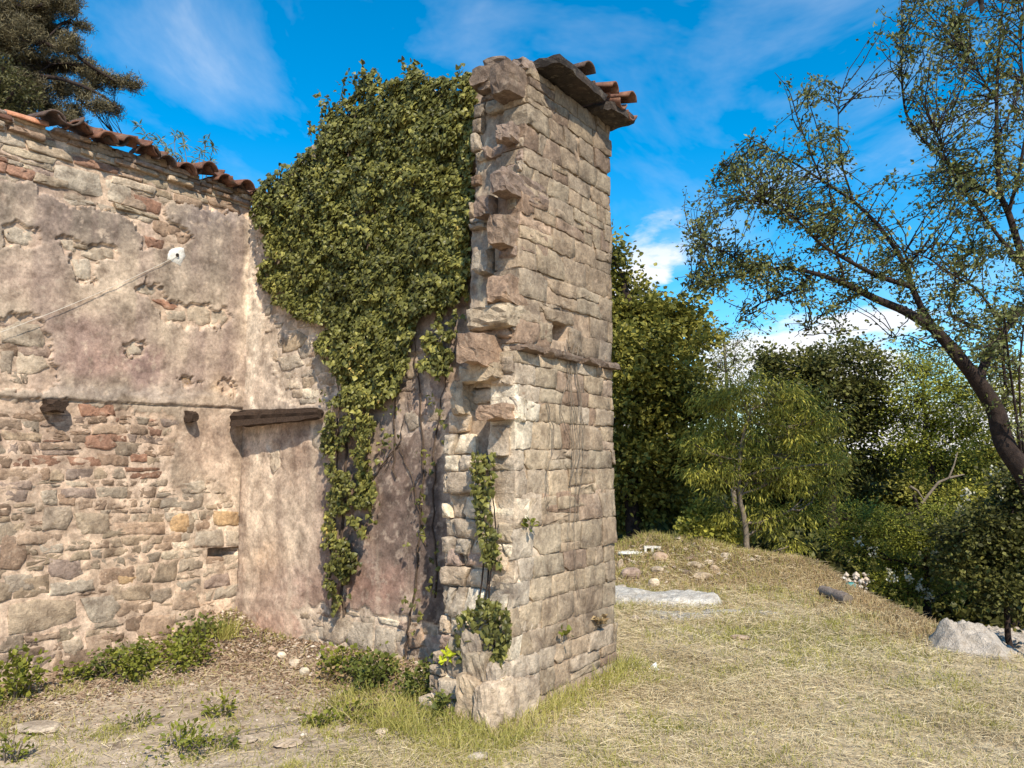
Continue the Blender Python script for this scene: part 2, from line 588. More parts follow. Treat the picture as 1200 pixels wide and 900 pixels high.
_GT = np.concatenate([np.arange(3.0, 16, .012), np.arange(16, 60, .1)])


def gpt(px, py):
    """point of the ground seen at a picture point"""
    x, y, z = ray(px, py)
    X, Y, Z = x * _GT, y * _GT, CAM_H + z * _GT
    k = np.nonzero(Z < ground_z(X, Y))[0]
    i = int(k[0]) if len(k) else len(_GT) - 1
    return np.array((X[i], Y[i], float(ground_z(X[i], Y[i]))))


# ------------------------------------------------------------------ masonry tools
PAL = {
    'tan': (0.41, 0.315, 0.225), 'brown': (0.30, 0.20, 0.14), 'red': (0.33, 0.165, 0.11), 'grey': (0.34, 0.275, 0.215),
    'ochre': (0.52, 0.34, 0.18), 'pink': (0.44, 0.315, 0.23), 'pale': (0.53, 0.43, 0.33), 'dark': (0.17, 0.12, 0.095),
    'mauve': (0.335, 0.245, 0.205), 'buff': (0.45, 0.355, 0.25), 'lgrey': (0.46, 0.385, 0.305), 'cream': (0.78, 0.67, 0.52),
}


def heightfield(name, plane, us, vs, hf, keep, colf, mat, parent, thick):
    """relief surface of a wall plus its body behind"""
    U, V = np.meshgrid(us, vs)
    P0 = plane.w(U, V, np.zeros_like(U))
    px, py = proj(P0)
    H = hf(U, V, px, py)
    C = colf(U, V, px, py)
    K = keep(U, V, px, py)
    cell = K[:-1, :-1] & K[:-1, 1:] & K[1:, 1:] & K[1:, :-1]
    idx = np.arange(U.size).reshape(U.shape)
    q = np.stack([idx[:-1, :-1], idx[:-1, 1:], idx[1:, 1:], idx[1:, :-1]], -1)[cell]
    n = U.size
    F = [q, q[:, ::-1] + n]
    e = np.concatenate([q[:, [0, 1]], q[:, [1, 2]], q[:, [2, 3]], q[:, [3, 0]]])
    key = e[:, 0].astype(np.int64) * (n + 1) + e[:, 1]
    rev = e[:, 1].astype(np.int64) * (n + 1) + e[:, 0]
    be = e[~np.isin(rev, key)]
    F.append(np.stack([be[:, 1], be[:, 0], be[:, 0] + n, be[:, 1] + n], -1))
    W = np.concatenate([plane.w(U, V, H).reshape(-1, 3), plane.w(U, V, np.full_like(U, -thick)).reshape(-1, 3)])
    Fq = np.concatenate(F)
    used = np.unique(Fq)
    remap = np.zeros(2 * n, int)
    remap[used] = np.arange(len(used))
    C = np.concatenate([C.reshape(-1, 3)] * 2)
    return mesh_obj(name, W[used], remap[Fq], mat, parent, cols=C[used])


def shade(c, j=0.14):
    c = tuple(v * .80 + m * .20 for v, m in zip(c, (.38, .29, .22)))
    k = 1 + random.uniform(-j, j)
    w = random.uniform(-0.03, 0.03)
    return (c[0] * k * (1 + w), c[1] * k, c[2] * k * (1 - w), 1)


def stone(parent, plane, poly, h1, color, back=0.07, bev=0.005, rough=0.004, name='stone', mat=None, bulge=0.003, nseg=16, tilt=0.006, square=.88):
    P = np.array(poly, float)
    x, y = P[:, 0], P[:, 1]
    if (x * np.roll(y, -1) - np.roll(x, -1) * y).sum() < 0:
        P = P[::-1]
    ed = np.linalg.norm(np.roll(P, -1, 0) - P, axis=1)
    per = ed.sum()
    out = []
    for i in range(len(P)):
        k = max(1, int(round(nseg * ed[i] / per)))
        a, b = P[i], P[(i + 1) % len(P)]
        for t in range(k):
            out.append(a + (b - a) * t / k)
    Q = np.array(out)
    n = len(Q)
    size = math.sqrt(max(1e-4, np.ptp(Q[:, 0]) * np.ptp(Q[:, 1])))
    Q = Q * square + (np.roll(Q, 1, 0) + np.roll(Q, -1, 0)) * (1 - square) / 2
    Q += rng.normal(size=Q.shape) * min(0.005, size * 0.022)
    c = Q.mean(0)
    dv = c - Q
    dl = np.linalg.norm(dv, axis=1, keepdims=True)
    tl = rng.normal(size=2) * tilt / max(size, .06)
    tl = np.clip(tl, -0.12, 0.12)

    def hh(R, base, amp):
        return base + ((R - c) @ tl) + rng.normal(size=len(R)) * amp
    R2 = Q + dv / dl * np.minimum(bev, dl * .4)
    R3 = Q + dv * 0.42 + rng.normal(size=Q.shape) * size * 0.02
    rings = [(Q, np.full(n, -back)), (Q, hh(Q, h1 - bev, 0.0015)), (R2, hh(R2, h1, rough * 0.5)), (R3, hh(R3, h1 + bulge, rough))]
    V = [plane.w(R[:, 0], R[:, 1], h) for R, h in rings]
    V.append(plane.w(c[0], c[1], h1 + bulge + random.gauss(0, rough))[None])
    i = np.arange(n)
    j = (i + 1) % n
    q = np.concatenate([np.stack([k * n + i, k * n + j, (k + 1) * n + j, (k + 1) * n + i], -1) for k in range(3)])
    t = np.stack([3 * n + i, 3 * n + j, np.full(n, 4 * n)], -1)
    sm = np.concatenate([np.zeros(2 * n, bool), np.ones(2 * n, bool)])
    o = mesh_obj(name, np.concatenate(V), [q, t], mat or M_STONE, parent, smooth=sm)
    o.color = color
    return o


def rubble_cells(u0, u1, v0, v1, hr, wr, seed, split=0.22, wob=0.02, gap=0.0035, slant=0.25):
    """irregular courses of stones: list of quads (u,v)"""
    R = random.Random(seed)
    cells = []
    v = v0
    while v < v1:
        h = R.uniform(*hr)
        ph = R.uniform(0, 9)
        f = lambda u, vv, s=ph: vv + wob * (float(fbm(u * 2.3, vv * 5, seed + 3)) - 0.5) * 2
        u = u0 - R.uniform(0, wr[0])
        sl = R.uniform(-slant, slant) * h * .5
        while u < u1:
            w = R.uniform(*wr) * (0.7 + 0.6 * min(1, h / hr[1]))
            sr = R.uniform(-slant, slant) * h * .5
            a, b = u, u + w
            bl, br, tr, tl_ = (a - sl, f(a, v)), (b - sr, f(b, v)), (b + sr, f(b, v + h)), (a + sl, f(a, v + h))
            r = R.random()
            if r < split and h > hr[0] * 1.25:
                k = R.uniform(0.35, 0.65)
                m1 = (bl[0] * (1 - k) + tl_[0] * k, bl[1] * (1 - k) + tl_[1] * k + R.uniform(-.1, .1) * h)
                m2 = (br[0] * (1 - k) + tr[0] * k, br[1] * (1 - k) + tr[1] * k + R.uniform(-.1, .1) * h)
                cells += [[bl, br, m2, m1], [m1, m2, tr, tl_]]
            elif r < split + 0.16:
                k = R.uniform(0.3, 0.7)
                s2 = R.uniform(-.2, .2) * h
                n1 = (a + w * k - s2, bl[1] * (1 - k) + br[1] * k)
                n2 = (a + w * k + s2, tl_[1] * (1 - k) + tr[1] * k)
                cells += [[bl, n1, n2, tl_], [n1, br, tr, n2]]
            else:
                cells.append([bl, br, tr, tl_])
            u += w
            sl = sr
        v += h
    res = []
    for c in cells:
        c = np.array(c)
        m = c.mean(0)
        d = m - c
        g_ = gap * R.uniform(0.3, 1.3)
        c = c + np.sign(d) * g_ + (np.array([[R.gauss(0, .003), R.gauss(0, .003)] for _ in range(4)]))
        # knock off a corner now and then
        if R.random() < 0.45:
            k = R.randrange(4)
            a, b, d2 = c[k - 1], c[k], c[(k + 1) % 4]
            t = R.uniform(.15, .35)
            c = np.array([*[c[(k + 1 + q) % 4] for q in range(3)], b + (a - b) * t, b + (d2 - b) * t * 0.8])
        res.append(c)
    return res


def clip_poly(P, fn):
    """keep the part of a polygon where fn(x,y) >= 0"""
    out = []
    n = len(P)
    for i in range(n):
        a, b = P[i], P[(i + 1) % n]
        fa, fb = fn(a), fn(b)
        if fa >= 0:
            out.append(a)
        if (fa >= 0) != (fb >= 0):
            t = fa / (fa - fb)
            out.append(a + (b - a) * t)
    return np.array(out) if len(out) >= 3 else None


def blobcol(px, py, base, blobs):
    C = np.zeros(px.shape + (3,)) + np.array(base)
    qx = px + 26 * (fbm(px / 18, py / 18, 71) - 0.5)
    qy = py + 26 * (fbm(px / 18, py / 18, 77) - 0.5)
    for bx, by, rx, ry, c, s in blobs:
        w = s * np.exp(-(((qx - bx) / rx) ** 2 + ((qy - by) / ry) ** 2) ** 1.3)[..., None]
        C = C * (1 - w) + np.array(c) * w
    return C


# ------------------------------------------------------------------ left wall
left = empty('stone_wall', tuple(LW.w(-0.7, 0.0, -0.25)), 'rubble stone wall at left with flaking plaster above and roof tiles on top', 'wall')
L_TRACE = [  # stones one can single out: outline in picture points, colour, how far proud
    ([(64, 192), (117, 205), (121, 231), (96, 228), (60, 213)], 'lgrey', .020),
    ([(121, 209), (153, 216), (151, 240), (127, 236)], 'lgrey', .018),
    ([(157, 228), (189, 238), (186, 252), (159, 244)], 'red', .018),
    ([(51, 182), (65, 187), (61, 201), (50, 196)], 'grey', .018),
    ([(155, 217), (183, 224), (181, 232), (157, 227)], 'pale', .014),
    ([(185, 230), (207, 236), (202, 243), (186, 240)], 'lgrey', .014),
    ([(37, 196), (58, 202), (55, 212), (36, 208)], 'mauve', .016),
    ([(78, 230), (106, 236), (112, 240), (80, 242), (70, 233)], 'lgrey', .014),
    ([(112, 238), (142, 245), (150, 252), (120, 250)], 'grey', .014),
    ([(144, 243), (180, 255), (176, 262), (150, 255)], 'lgrey', .014),
    ([(180, 258), (207, 262), (212, 272), (190, 279), (178, 268)], 'brown', .014),
    ([(168, 276), (192, 282), (190, 292), (172, 290)], 'red', .012),
    ([(194, 270), (225, 276), (215, 288), (193, 281)], 'brown', .012),
    ([(3, 271), (18, 265), (40, 272), (41, 287), (20, 287), (8, 283)], 'lgrey', .016),
    ([(66, 281), (84, 281), (91, 290), (90, 297), (76, 293)], 'lgrey', .016),
    ([(92, 294), (110, 290), (131, 291), (133, 304), (118, 308), (93, 300)], 'lgrey', .018),
    ([(83, 303), (104, 303), (107, 318), (104, 329), (88, 327)], 'lgrey', .016),
    ([(0, 386), (20, 377), (46, 380), (52, 396), (50, 407), (20, 405), (0, 402)], 'lgrey', .02),
    ([(0, 411), (16, 411), (12, 438), (0, 437)], 'grey', .018),
    ([(20, 412), (48, 415), (58, 430), (40, 438), (16, 438)], 'pale', .016),
    ([(144, 405), (155, 399), (166, 401), (165, 415), (150, 417)], 'lgrey', .012),
    ([(158, 338), (168, 332), (182, 339), (178, 347), (162, 344)], 'lgrey', .012),
    ([(176, 351), (190, 350), (215, 362), (196, 363)], 'red', .012),
    ([(193, 365), (216, 364), (217, 376), (196, 376)], 'lgrey', .012),
    ([(218, 361), (236, 358), (246, 366), (246, 380), (232, 382), (219, 376)], 'lgrey', .014),
    ([(247, 364), (262, 364), (267, 374), (258, 383), (247, 379)], 'lgrey', .012),
    ([(212, 442), (222, 441), (227, 452), (214, 451)], 'ochre', .008),
    ([(90, 474), (132, 474), (136, 487), (94, 489)], 'red', .018),
    ([(98, 511), (122, 508), (138, 521), (128, 528), (98, 524)], 'red', .016),
    ([(112, 532), (150, 534), (150, 546), (118, 545)], 'brown', .018),
    ([(152, 532), (172, 532), (171, 541), (153, 541)], 'red', .018),
    ([(249, 599), (282, 599), (282, 616), (250, 616)], 'ochre', .018),
    ([(200, 605), (219, 601), (224, 620), (216, 625), (199, 622)], 'ochre', .014),
    ([(229, 623), (260, 620), (262, 640), (228, 640)], 'lgrey', .018),
    ([(264, 621), (281, 623), (281, 640), (264, 640)], 'lgrey', .018),
    ([(47, 575), (66, 574), (67, 591), (50, 592)], 'lgrey', .02),
    ([(50, 595), (84, 593), (86, 602), (78, 620), (48, 621)], 'grey', .022),
    ([(68, 579), (89, 580), (88, 593), (69, 590)], 'brown', .016),
    ([(88, 600), (127, 603), (128, 625), (90, 626)], 'tan', .018),
    ([(132, 612), (193, 612), (193, 626), (134, 626)], 'pink', .016),
    ([(0, 622), (28, 628), (32, 648), (24, 668), (0, 666)], 'brown', .016),
    ([(57, 655), (95, 657), (97, 672), (82, 679), (57, 676)], 'mauve', .018),
    ([(3, 674), (38, 671), (40, 690), (8, 694)], 'grey', .018),
    ([(58, 683), (108, 678), (110, 691), (58, 699)], 'lgrey', .018),
    ([(8, 710), (42, 702), (88, 703), (90, 722), (52, 738), (8, 744)], 'tan', .022),
    ([(92, 702), (132, 697), (142, 712), (130, 728), (108, 732)], 'lgrey', .016),
    ([(27, 746), (72, 739), (72, 748), (30, 753)], 'pink', .014),
    ([(72, 752), (94, 746), (98, 760), (86, 769), (74, 764)], 'lgrey', .018),
    ([(176, 692), (200, 688), (203, 700), (188, 707), (176, 704)], 'grey', .016),
    ([(204, 694), (228, 693), (234, 712), (200, 716)], 'pink', .018),
    ([(137, 675), (160, 675), (161, 684), (139, 684)], 'ochre', .012),
    ([(210, 567), (238, 562), (243, 573), (226, 580), (212, 577)], 'lgrey', .016),
    ([(211, 578), (238, 578), (236, 594), (222, 598), (212, 597)], 'grey', .016),
    ([(158, 722), (206, 720), (200, 742), (160, 748)], 'pink', .018),
    ([(98, 748), (128, 740), (132, 760), (104, 772)], 'pink', .018),
]
L_HOLES = [[(243, 643), (279, 641), (278, 655), (243, 657)]]
L_ZONE = [
    [(-400, 468), (0, 468), (60, 470), (150, 478), (205, 484), (216, 500), (205, 530), (196, 555), (206, 568), (240, 560), (262, 575), (283, 596),
     (284, 655), (274, 690), (262, 720), (285, 770), (285, 900), (-400, 900)],
    [(-400, 40), (0, 130), (302, 228), (300, 250), (286, 252), (240, 244), (205, 238), (193, 244), (192, 258), (212, 265), (227, 276), (214, 290), (168, 292),
     (166, 270), (145, 256), (112, 244), (72, 240), (52, 226), (28, 214), (0, 216), (-400, 200)],
    [(0, 374), (22, 366), (46, 371), (55, 400), (62, 430), (72, 448), (40, 458), (-400, 460), (-400, 360)],
    [(0, 266), (18, 261), (44, 270), (44, 288), (20, 291), (4, 286)],
    [(63, 278), (88, 278), (100, 288), (132, 287), (137, 304), (112, 311), (110, 330), (84, 331), (80, 302)],
    [(141, 403), (156, 396), (168, 399), (168, 417), (148, 419)],
    [(154, 338), (168, 329), (186, 339), (192, 348), (216, 358), (236, 355), (250, 361), (264, 362), (270, 376), (258, 386), (230, 385), (192, 378), (172, 350)],
    [(209, 442), (223, 438), (230, 455), (214, 454)],
    [(255, 446), (262, 440), (272, 448), (276, 462), (262, 462)],
]


def L_mask(px, py):
    qx = px + 22 * (fbm(px / 9, py / 9, 11, 5, .6) - 0.5)
    qy = py + 22 * (fbm(px / 9, py / 9, 13, 5, .6) - 0.5)
    return inany(qx, qy, L_ZONE)


def L_ledge(px):
    return 466 + 0.043 * px


def L_h(U, V, px, py):
    m = L_mask(px, py)
    pl = 0.015 + 0.020 * (fbm(U * 3, V * 3, 2) - .5) + 0.011 * (fbm(U * 20, V * 20, 5) - .5)
    mo = 0.006 + 0.022 * (fbm(U * 12, V * 18, 6) - .5)
    h = np.where(m, mo, pl)
    h = h + ~m * 0.020 * sstep(L_ledge(px) + 1, L_ledge(px) - 2, py + 4 * (fbm(px / 12, px * 0, 9) - .5))
    h = np.where(inany(px, py, L_HOLES), -0.32, h)
    h = np.where(sstep(1.2, 0, abs(py - L_ledge(px) - 1)) > .5, h - 0.012, h)
    return h


MAUVE, GREYP, PINKP, CREAM, BROWNP = (.21, .168, .14), (.31, .25, .215), (.50, .335, .26), (.64, .50, .385), (.30, .20, .155)


def L_c(U, V, px, py):
    pl = blobcol(px, py, (.365, .29, .225), [
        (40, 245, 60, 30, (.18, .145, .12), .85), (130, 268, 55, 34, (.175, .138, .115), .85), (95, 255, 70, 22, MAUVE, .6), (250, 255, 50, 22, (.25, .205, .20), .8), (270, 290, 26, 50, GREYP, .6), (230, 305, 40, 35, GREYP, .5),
        (20, 320, 40, 30, (.34, .235, .20), .6), (60, 350, 70, 25, (.45, .33, .25), .5), (120, 330, 50, 25, CREAM, .45), (25, 245, 20, 16, CREAM, .6), (180, 380, 40, 25, CREAM, .25),
        (100, 390, 50, 22, (.36, .24, .21), .7), (110, 425, 60, 22, (.40, .25, .215), .7), (30, 300, 30, 20, CREAM, .4), (150, 310, 40, 16, CREAM, .4), (215, 410, 30, 20, CREAM, .35), (180, 445, 50, 18, MAUVE, .45), (170, 430, 24, 26, (.33, .20, .185), .7), (60, 448, 22, 12, CREAM, .8),
        (250, 400, 36, 30, (.40, .30, .255), .6), (230, 440, 50, 20, (.42, .31, .26), .6), (150, 462, 110, 7, (.50, .42, .37), .6), (262, 452, 12, 12, (.6, .42, .26), .6),
        (275, 420, 14, 60, (.46, .36, .30), .6), (291, 370, 7, 130, (.74, .61, .49), .9), (60, 170, 80, 30, MAUVE, .4), (245, 520, 40, 40, (.44, .31, .24), .7), (260, 560, 20, 40, (.62, .48, .38), .5)])
    mo = blobcol(px, py, (.52, .39, .295), [(60, 520, 200, 60, (.40, .285, .22), .6), (250, 620, 45, 60, (.66, .54, .43), .7), (80, 740, 140, 50, (.60, .45, .35), .6),
                                            (150, 210, 160, 60, (.46, .335, .25), .6), (180, 560, 50, 30, (.60, .48, .39), .5), (20, 200, 50, 20, (.32, .25, .22), .7)])
    c = np.where(L_mask(px, py)[..., None], mo, pl)
    c = c * (0.64 + 0.72 * fbm(U * 6, V * 6, 15, 5, .6))[..., None]
    # chipped light flecks in the plaster
    fl = sstep(0.66, 0.72, fbm(U * 22, V * 22, 19, 3))[..., None] * 0.55
    c = c * (1 - fl) + np.array((.60, .47, .37)) * fl
    # rain streaks from the ledge
    st = sstep(0.45, 0.75, fbm(U * 7, V * .8, 23))[..., None] * 0.5 * sstep(480, 440, py)[..., None]
    return c * (1 - st) + np.array((.25, .18, .16)) * st


top_L = LW.p(150, 176)[1]
heightfield('wall_face', LW, np.arange(-3.2, A_I + .001, 0.0125), np.arange(-0.3, 4.44, 0.0125), L_h,
            lambda U, V, px, py: V < 4.40 + 0.03 * fbm(U * 5, U * 0, 4), L_c, M_PLASTER, left, 0.45)

L_EXCL = [t[0] for t in L_TRACE] + L_HOLES + [[(45, 462), (85, 462), (85, 486), (45, 486)], [(212, 474), (240, 474), (240, 502), (212, 502)]]


def put_stones(parent, plane, cells, zone, excl, palf, h=(0.003, 0.010), mat=None, **kw):
    n = 0
    for c in cells:
        P = plane.w(c[:, 0], c[:, 1], np.zeros(len(c)))
        px, py = proj(P)
        cx, cy = px.mean(), py.mean()
        tx = np.append(px * .8 + cx * .2, cx)
        ty = np.append(py * .8 + cy * .2, cy)
        if not zone(tx, ty)[-1] or zone(tx, ty).mean() < .7:
            continue
        ux, uy = np.append(px * .55 + cx * .45, cx), np.append(py * .55 + cy * .45, cy)
        if excl and (inany(ux, uy, excl).mean() > .45):
            continue
        if px.max() < -12 or P[:, 2].max() < -0.1:
            continue
        col = palf(cx, cy)
        stone(parent, plane, c, random.uniform(*h), col, mat=mat, **kw)
        n += 1
    return n


def palL(px, py):
    if py < 330:
        names = random.choices(['pink', 'tan', 'pale', 'brown', 'red', 'grey', 'buff', 'lgrey'], [3, 4, 2, 2, 1, 2, 2, 1])[0]
    elif py < 560:
        names = random.choices(['mauve', 'brown', 'tan', 'red', 'grey', 'pink'], [4, 4, 2, 1.6, 2, 2])[0]
    elif px > 190 and py < 680:
        names = random.choices(['lgrey', 'pale', 'pink', 'tan', 'cream'], [4, 3, 2, 2, 1])[0]
    else:
        names = random.choices(['tan', 'pink', 'lgrey', 'grey', 'mauve', 'buff', 'pale', 'brown'], [4, 4, 3, 2, 2, 2, 2, 1.5])[0]
    return shade(tuple(v * (.76 if py > 330 and px < 200 else .88) for v in PAL[names]), .2)


for poly, cn, pr in L_TRACE:
    stone(left, LW, [LW.p(*q) for q in poly], pr * .75, shade(PAL[cn], .06), nseg=18)
zl_low = lambda x, y: L_mask(x, y) & (y > L_ledge(x) + 2)
zl_top = lambda x, y: L_mask(x, y) & (y < 310)
zl_mid = lambda x, y: L_mask(x, y) & (y > 330) & (y < L_ledge(x) - 3)
n1 = put_stones(left, LW, rubble_cells(-2.35, .38, 1.15, 2.20, (.045, .115), (.10, .30), 5, wob=.03, slant=.4), zl_low, L_EXCL, palL)
n1 += put_stones(left, LW, rubble_cells(-2.35, .38, 0.0, 1.13, (.07, .17), (.12, .34), 15, wob=.035, slant=.4), zl_low, L_EXCL, palL)
n1 += put_stones(left, LW, rubble_cells(-2.35, .38, 3.35, 4.42, (.04, .09), (.12, .36), 25, wob=.02, slant=.5), zl_top, L_EXCL, palL, h=(.004, .03))
n1 += put_stones(left, LW, rubble_cells(-2.35, .38, 2.3, 3.0, (.07, .13), (.12, .25), 35), zl_mid, L_EXCL, palL)
print('left stones', n1)


def timber(name, parent, p0, p1, w, h, seed, taper=0.6, n=14):
    """a split, rotted baulk of wood between two points"""
    R = np.random.default_rng(seed)
    p0, p1 = np.array(p0, float), np.array(p1, float)
    ax = norm(p1 - p0)
    side = norm(np.cross(ax, (0, 0, 1)))
    up = np.cross(side, ax)
    m = 12
    V = []
    for i in range(n):
        t = i / (n - 1)
        s = 1 - (1 - taper) * t
        if i == 0 or i == n - 1:
            s *= 0.82
        for j in range(m):
            an = j * 2 * math.pi / m + math.pi / m
            x, y = math.cos(an), math.sin(an)
            k = 1 / max(abs(x), abs(y)) * 0.75 + 0.25
            groove = 1 - 0.22 * (vn(j * 1.7, t * 3.0, seed) > 0.55) - 0.12 * R.random()
            V.append(p0 + (p1 - p0) * t + side * x * k * w / 2 * s * groove + up * y * k * h / 2 * s * groove)
    V.append(p0 + ax * 0.004)
    V.append(p1 - ax * 0.004)
    V = np.array(V)
    i = np.arange(n - 1)[:, None] * m
    j = np.arange(m)[None]
    q = np.stack([i + j, i + (j + 1) % m, i + m + (j + 1) % m, i + m + j], -1).reshape(-1, 4)
    j = np.arange(m)
    t = np.concatenate([np.stack([(j + 1) % m, j, np.full(m, n * m)], -1), np.stack([(n - 1) * m + j, (n - 1) * m + (j + 1) % m, np.full(m, n * m + 1)], -1)])
    return mesh_obj(name, V, [q, t], M_WOOD, parent, smooth=False)


u, v = LW.p(58, 475)
timber('beam_end', left, LW.w(u, v, -.1), LW.w(u + .02, v - .01, .14), .17, .12, 3, 1.0, 8)
u, v = LW.p(219, 487)
timber('beam_end', left, LW.w(u, v, -.1), LW.w(u, v - .02, .14), .10, .13, 4, 0.9, 8)


def roof_tile(parent, org, axis, up, L=0.36, r0=0.102, r1=0.088, th=0.014, flip=False, mat=None, name='roof_tile', arc=2.75, broken=0.0):
    axis = norm(np.array(axis, float))
    up = np.array(up, float)
    up = norm(up - axis * (up @ axis))
    side = np.cross(axis, up)
    if flip:
        up = -up
    n, m = 5, 10
    V = []
    R = random.Random(int(abs(org[0] * 1000)) + 7)
    for lay in (0, 1):
        for i in range(n):
            t = i / (n - 1)
            r = r0 + (r1 - r0) * t - (th if lay else 0)
            for j in range(m):
                an = (j / (m - 1) - .5) * arc
                tt = t * L
                if i == n - 1 and broken:
                    tt -= broken * abs(math.sin(j * 1.7))
                V.append(np.array(org) + axis * tt + side * math.sin(an) * r + up * (math.cos(an) * r) + R.gauss(0, .0012))
    idx = np.arange(n * m).reshape(n, m)
    q = np.stack([idx[:-1, :-1], idx[:-1, 1:], idx[1:, 1:], idx[1:, :-1]], -1).reshape(-1, 4)
    F = [q, q[:, ::-1] + n * m]
    loop = list(idx[0, :]) + list(idx[1:, -1]) + list(idx[-1, -2::-1]) + list(idx[-2:0:-1, 0])
    loop = np.array(loop)
    nx = np.roll(loop, -1)
    F.append(np.stack([nx, loop, loop + n * m, nx + n * m], -1))
    return mesh_obj(name, V, np.concatenate(F), mat or M_TILE, parent)


def dvec(a, b, z=0.0):
    return np.array((DX * a + NX * b, DY * a + NY * b, z))


aA, zA = LW.p(50, 140)
k = 0
a = aA + 0.02
while a < A_I + 0.05:
    jz, jt = random.gauss(0, .022), random.gauss(0, .13)
    z0 = 4.47 + jz - 0.02 * (a + 1)
    up_slope = dvec(jt, -1.0, 0.20 + random.gauss(0, .07))
    roof_tile(left, LW.w(a, z0 - .055, .17 + random.gauss(0, .03)), up_slope, (random.gauss(0, .15), 0, 1), flip=False, broken=.05, r0=random.uniform(.09, .115), r1=.088, mat=random.choice([M_TILE, M_TILE_DARK]))
    if random.random() < .78:
        roof_tile(left, LW.w(a + .105, z0 + .055, .16 + random.gauss(0, .04)), dvec(random.gauss(0, .12), -1, random.gauss(.2, .08)), (random.gauss(0, .25), 0, 1), flip=True, r0=random.uniform(.075, .11), r1=.078, mat=random.choice([M_TILE, M_TILE, M_TILE_DARK]), broken=.06)
    a += 0.205 + random.gauss(0, .012)
for (x0, y0, x1, y1, m) in ((53, 147, 4, 133, M_TILE_NEW), (10, 140, -60, 122, M_TILE)):
    u0, v0 = LW.p(x0, y0)
    u1, v1 = LW.p(x1, y1)
    p0, p1 = LW.w(u0, v0 - .05, .02), LW.w(u1, v0 - .04, -.01)
    roof_tile(left, p0, p1 - p0, (0, 0, 1), L=float(np.linalg.norm(p1 - p0)) * .98, r0=.075, r1=.065, mat=m)
# thin slabs bedded under the tiles
R = random.Random(9)
a = -2.2
while a < .36:
    w = R.uniform(.12, .3)
    for zz_, hh_ in ((4.30, .045), (4.352, .04), (4.398, .04)):
        if R.random() < .85:
            o = R.uniform(-.05, .05)
            stone(left, LW, [(a + o, zz_), (a + w + o - .01, zz_ + R.uniform(-.008, .008)), (a + w + o - .01, zz_ + hh_), (a + o, zz_ + hh_)],
                  R.uniform(.03, .075), shade(PAL[R.choice(['brown', 'dark', 'mauve', 'tan', 'grey'])], .2), back=.15, bev=.008)
    a += w

# fixing of the cord: a dab of fresh plaster, a dark ring, the cord
u, v = LW.p(204, 300)
lime = [LW.p(*q) for q in ((192, 297), (200, 291), (213, 290), (216, 302), (209, 314), (200, 308), (193, 304))]
o = stone(left, LW, lime, .034, (1, 1, 1, 1), back=0.0, name='plaster_patch', mat=M_LIME, bulge=.008, tilt=0)
mb = MB()
mb.tube([LW.w(u, v, .02), LW.w(u + .003, v + .003, .055)], [.009, .008], 7)
an = np.linspace(0, 2 * math.pi, 11)
mb.tube([LW.w(u + .014 * math.cos(t), v + .014 * math.sin(t), .056) for t in an], .004, 5)
mb.build('anchor_ring', M_WOOD, left)
mb = MB()
p0 = LW.w(u - .005, v - .012, .05)
u1, v1 = LW.p(-60, 410)
p1 = LW.w(u1, v1, .075)
ts = np.linspace(0, 1, 24)
pts = p0[None] * (1 - ts[:, None]) + p1[None] * ts[:, None]
pts[:, 2] -= 0.16 * ts * (1 - ts) * 1.0
mb.tube(pts, .0021, 6)
tag(mb.build('cord', M_CORD), 'thin pale cord tied to a ring in the left plastered wall', 'cord')

# ------------------------------------------------------------------ gable wall under the ivy
gable = empty('plastered_wall', tuple(IW.w(-2.0, 0.0, -0.2)), 'tall stained plaster gable wall draped with ivy between the corner and the pillar', 'wall')
I_TRACE = [
    ([(350, 745), (372, 740), (378, 765), (360, 775)], 'lgrey', .02), ([(380, 728), (412, 722), (420, 742), (398, 755), (380, 750)], 'pale', .02),
    ([(412, 728), (440, 730), (438, 762), (416, 760), (405, 748)], 'lgrey', .02), ([(442, 732), (466, 738), (464, 770), (440, 764)], 'lgrey', .02),
    ([(385, 755), (404, 757), (402, 782), (382, 784)], 'pale', .018), ([(444, 722), (470, 728), (468, 735), (446, 730)], 'cream', .014),
    ([(478, 738), (496, 736), (500, 756), (480, 760)], 'pink', .02), ([(300, 560), (303, 560), (303, 563), (300, 563)], 'cream', .001),
    ([(330, 400), (352, 388), (362, 396), (350, 410), (332, 414)], 'buff', .016), ([(326, 420), (350, 415), (358, 428), (332, 436)], 'lgrey', .016),
    ([(366, 420), (390, 408), (398, 430), (372, 440)], 'lgrey', .016), ([(304, 430), (322, 424), (324, 440), (306, 446)], 'lgrey', .014),
    ([(475, 425), (492, 420), (494, 442), (478, 445)], 'grey', .016), ([(478, 470), (500, 466), (502, 486), (482, 490)], 'mauve', .016),
    ([(474, 485), (490, 480), (494, 500), (480, 505)], 'grey', .014),
    ([(368, 500), (384, 495), (392, 520), (380, 535), (366, 522)], 'lgrey', .016),
    ([(318, 530), (328, 525), (330, 545), (322, 556), (316, 545)], 'pale', .012),
]
I_ZONE = [
    [(340, 712), (380, 705), (400, 716), (425, 711), (450, 724), (475, 722), (530, 735), (560, 830), (340, 830), (352, 765), (358, 740)],
    [(296, 240), (330, 330), (376, 352), (400, 400), (400, 460), (360, 474), (330, 470), (326, 440), (312, 400), (300, 330)],
    [(466, 415), (500, 410), (520, 500), (470, 512)],
    [(312, 522), (330, 520), (334, 550), (322, 562)], [(362, 498), (384, 490), (396, 520), (380, 540)],
]


def I_mask(px, py):
    qx = px + 14 * (fbm(px / 10, py / 10, 111) - 0.5)
    qy = py + 14 * (fbm(px / 10, py / 10, 113) - 0.5)
    return inany(qx, qy, I_ZONE)


def I_ledge(px):
    return 487 - 0.075 * (px - 290)


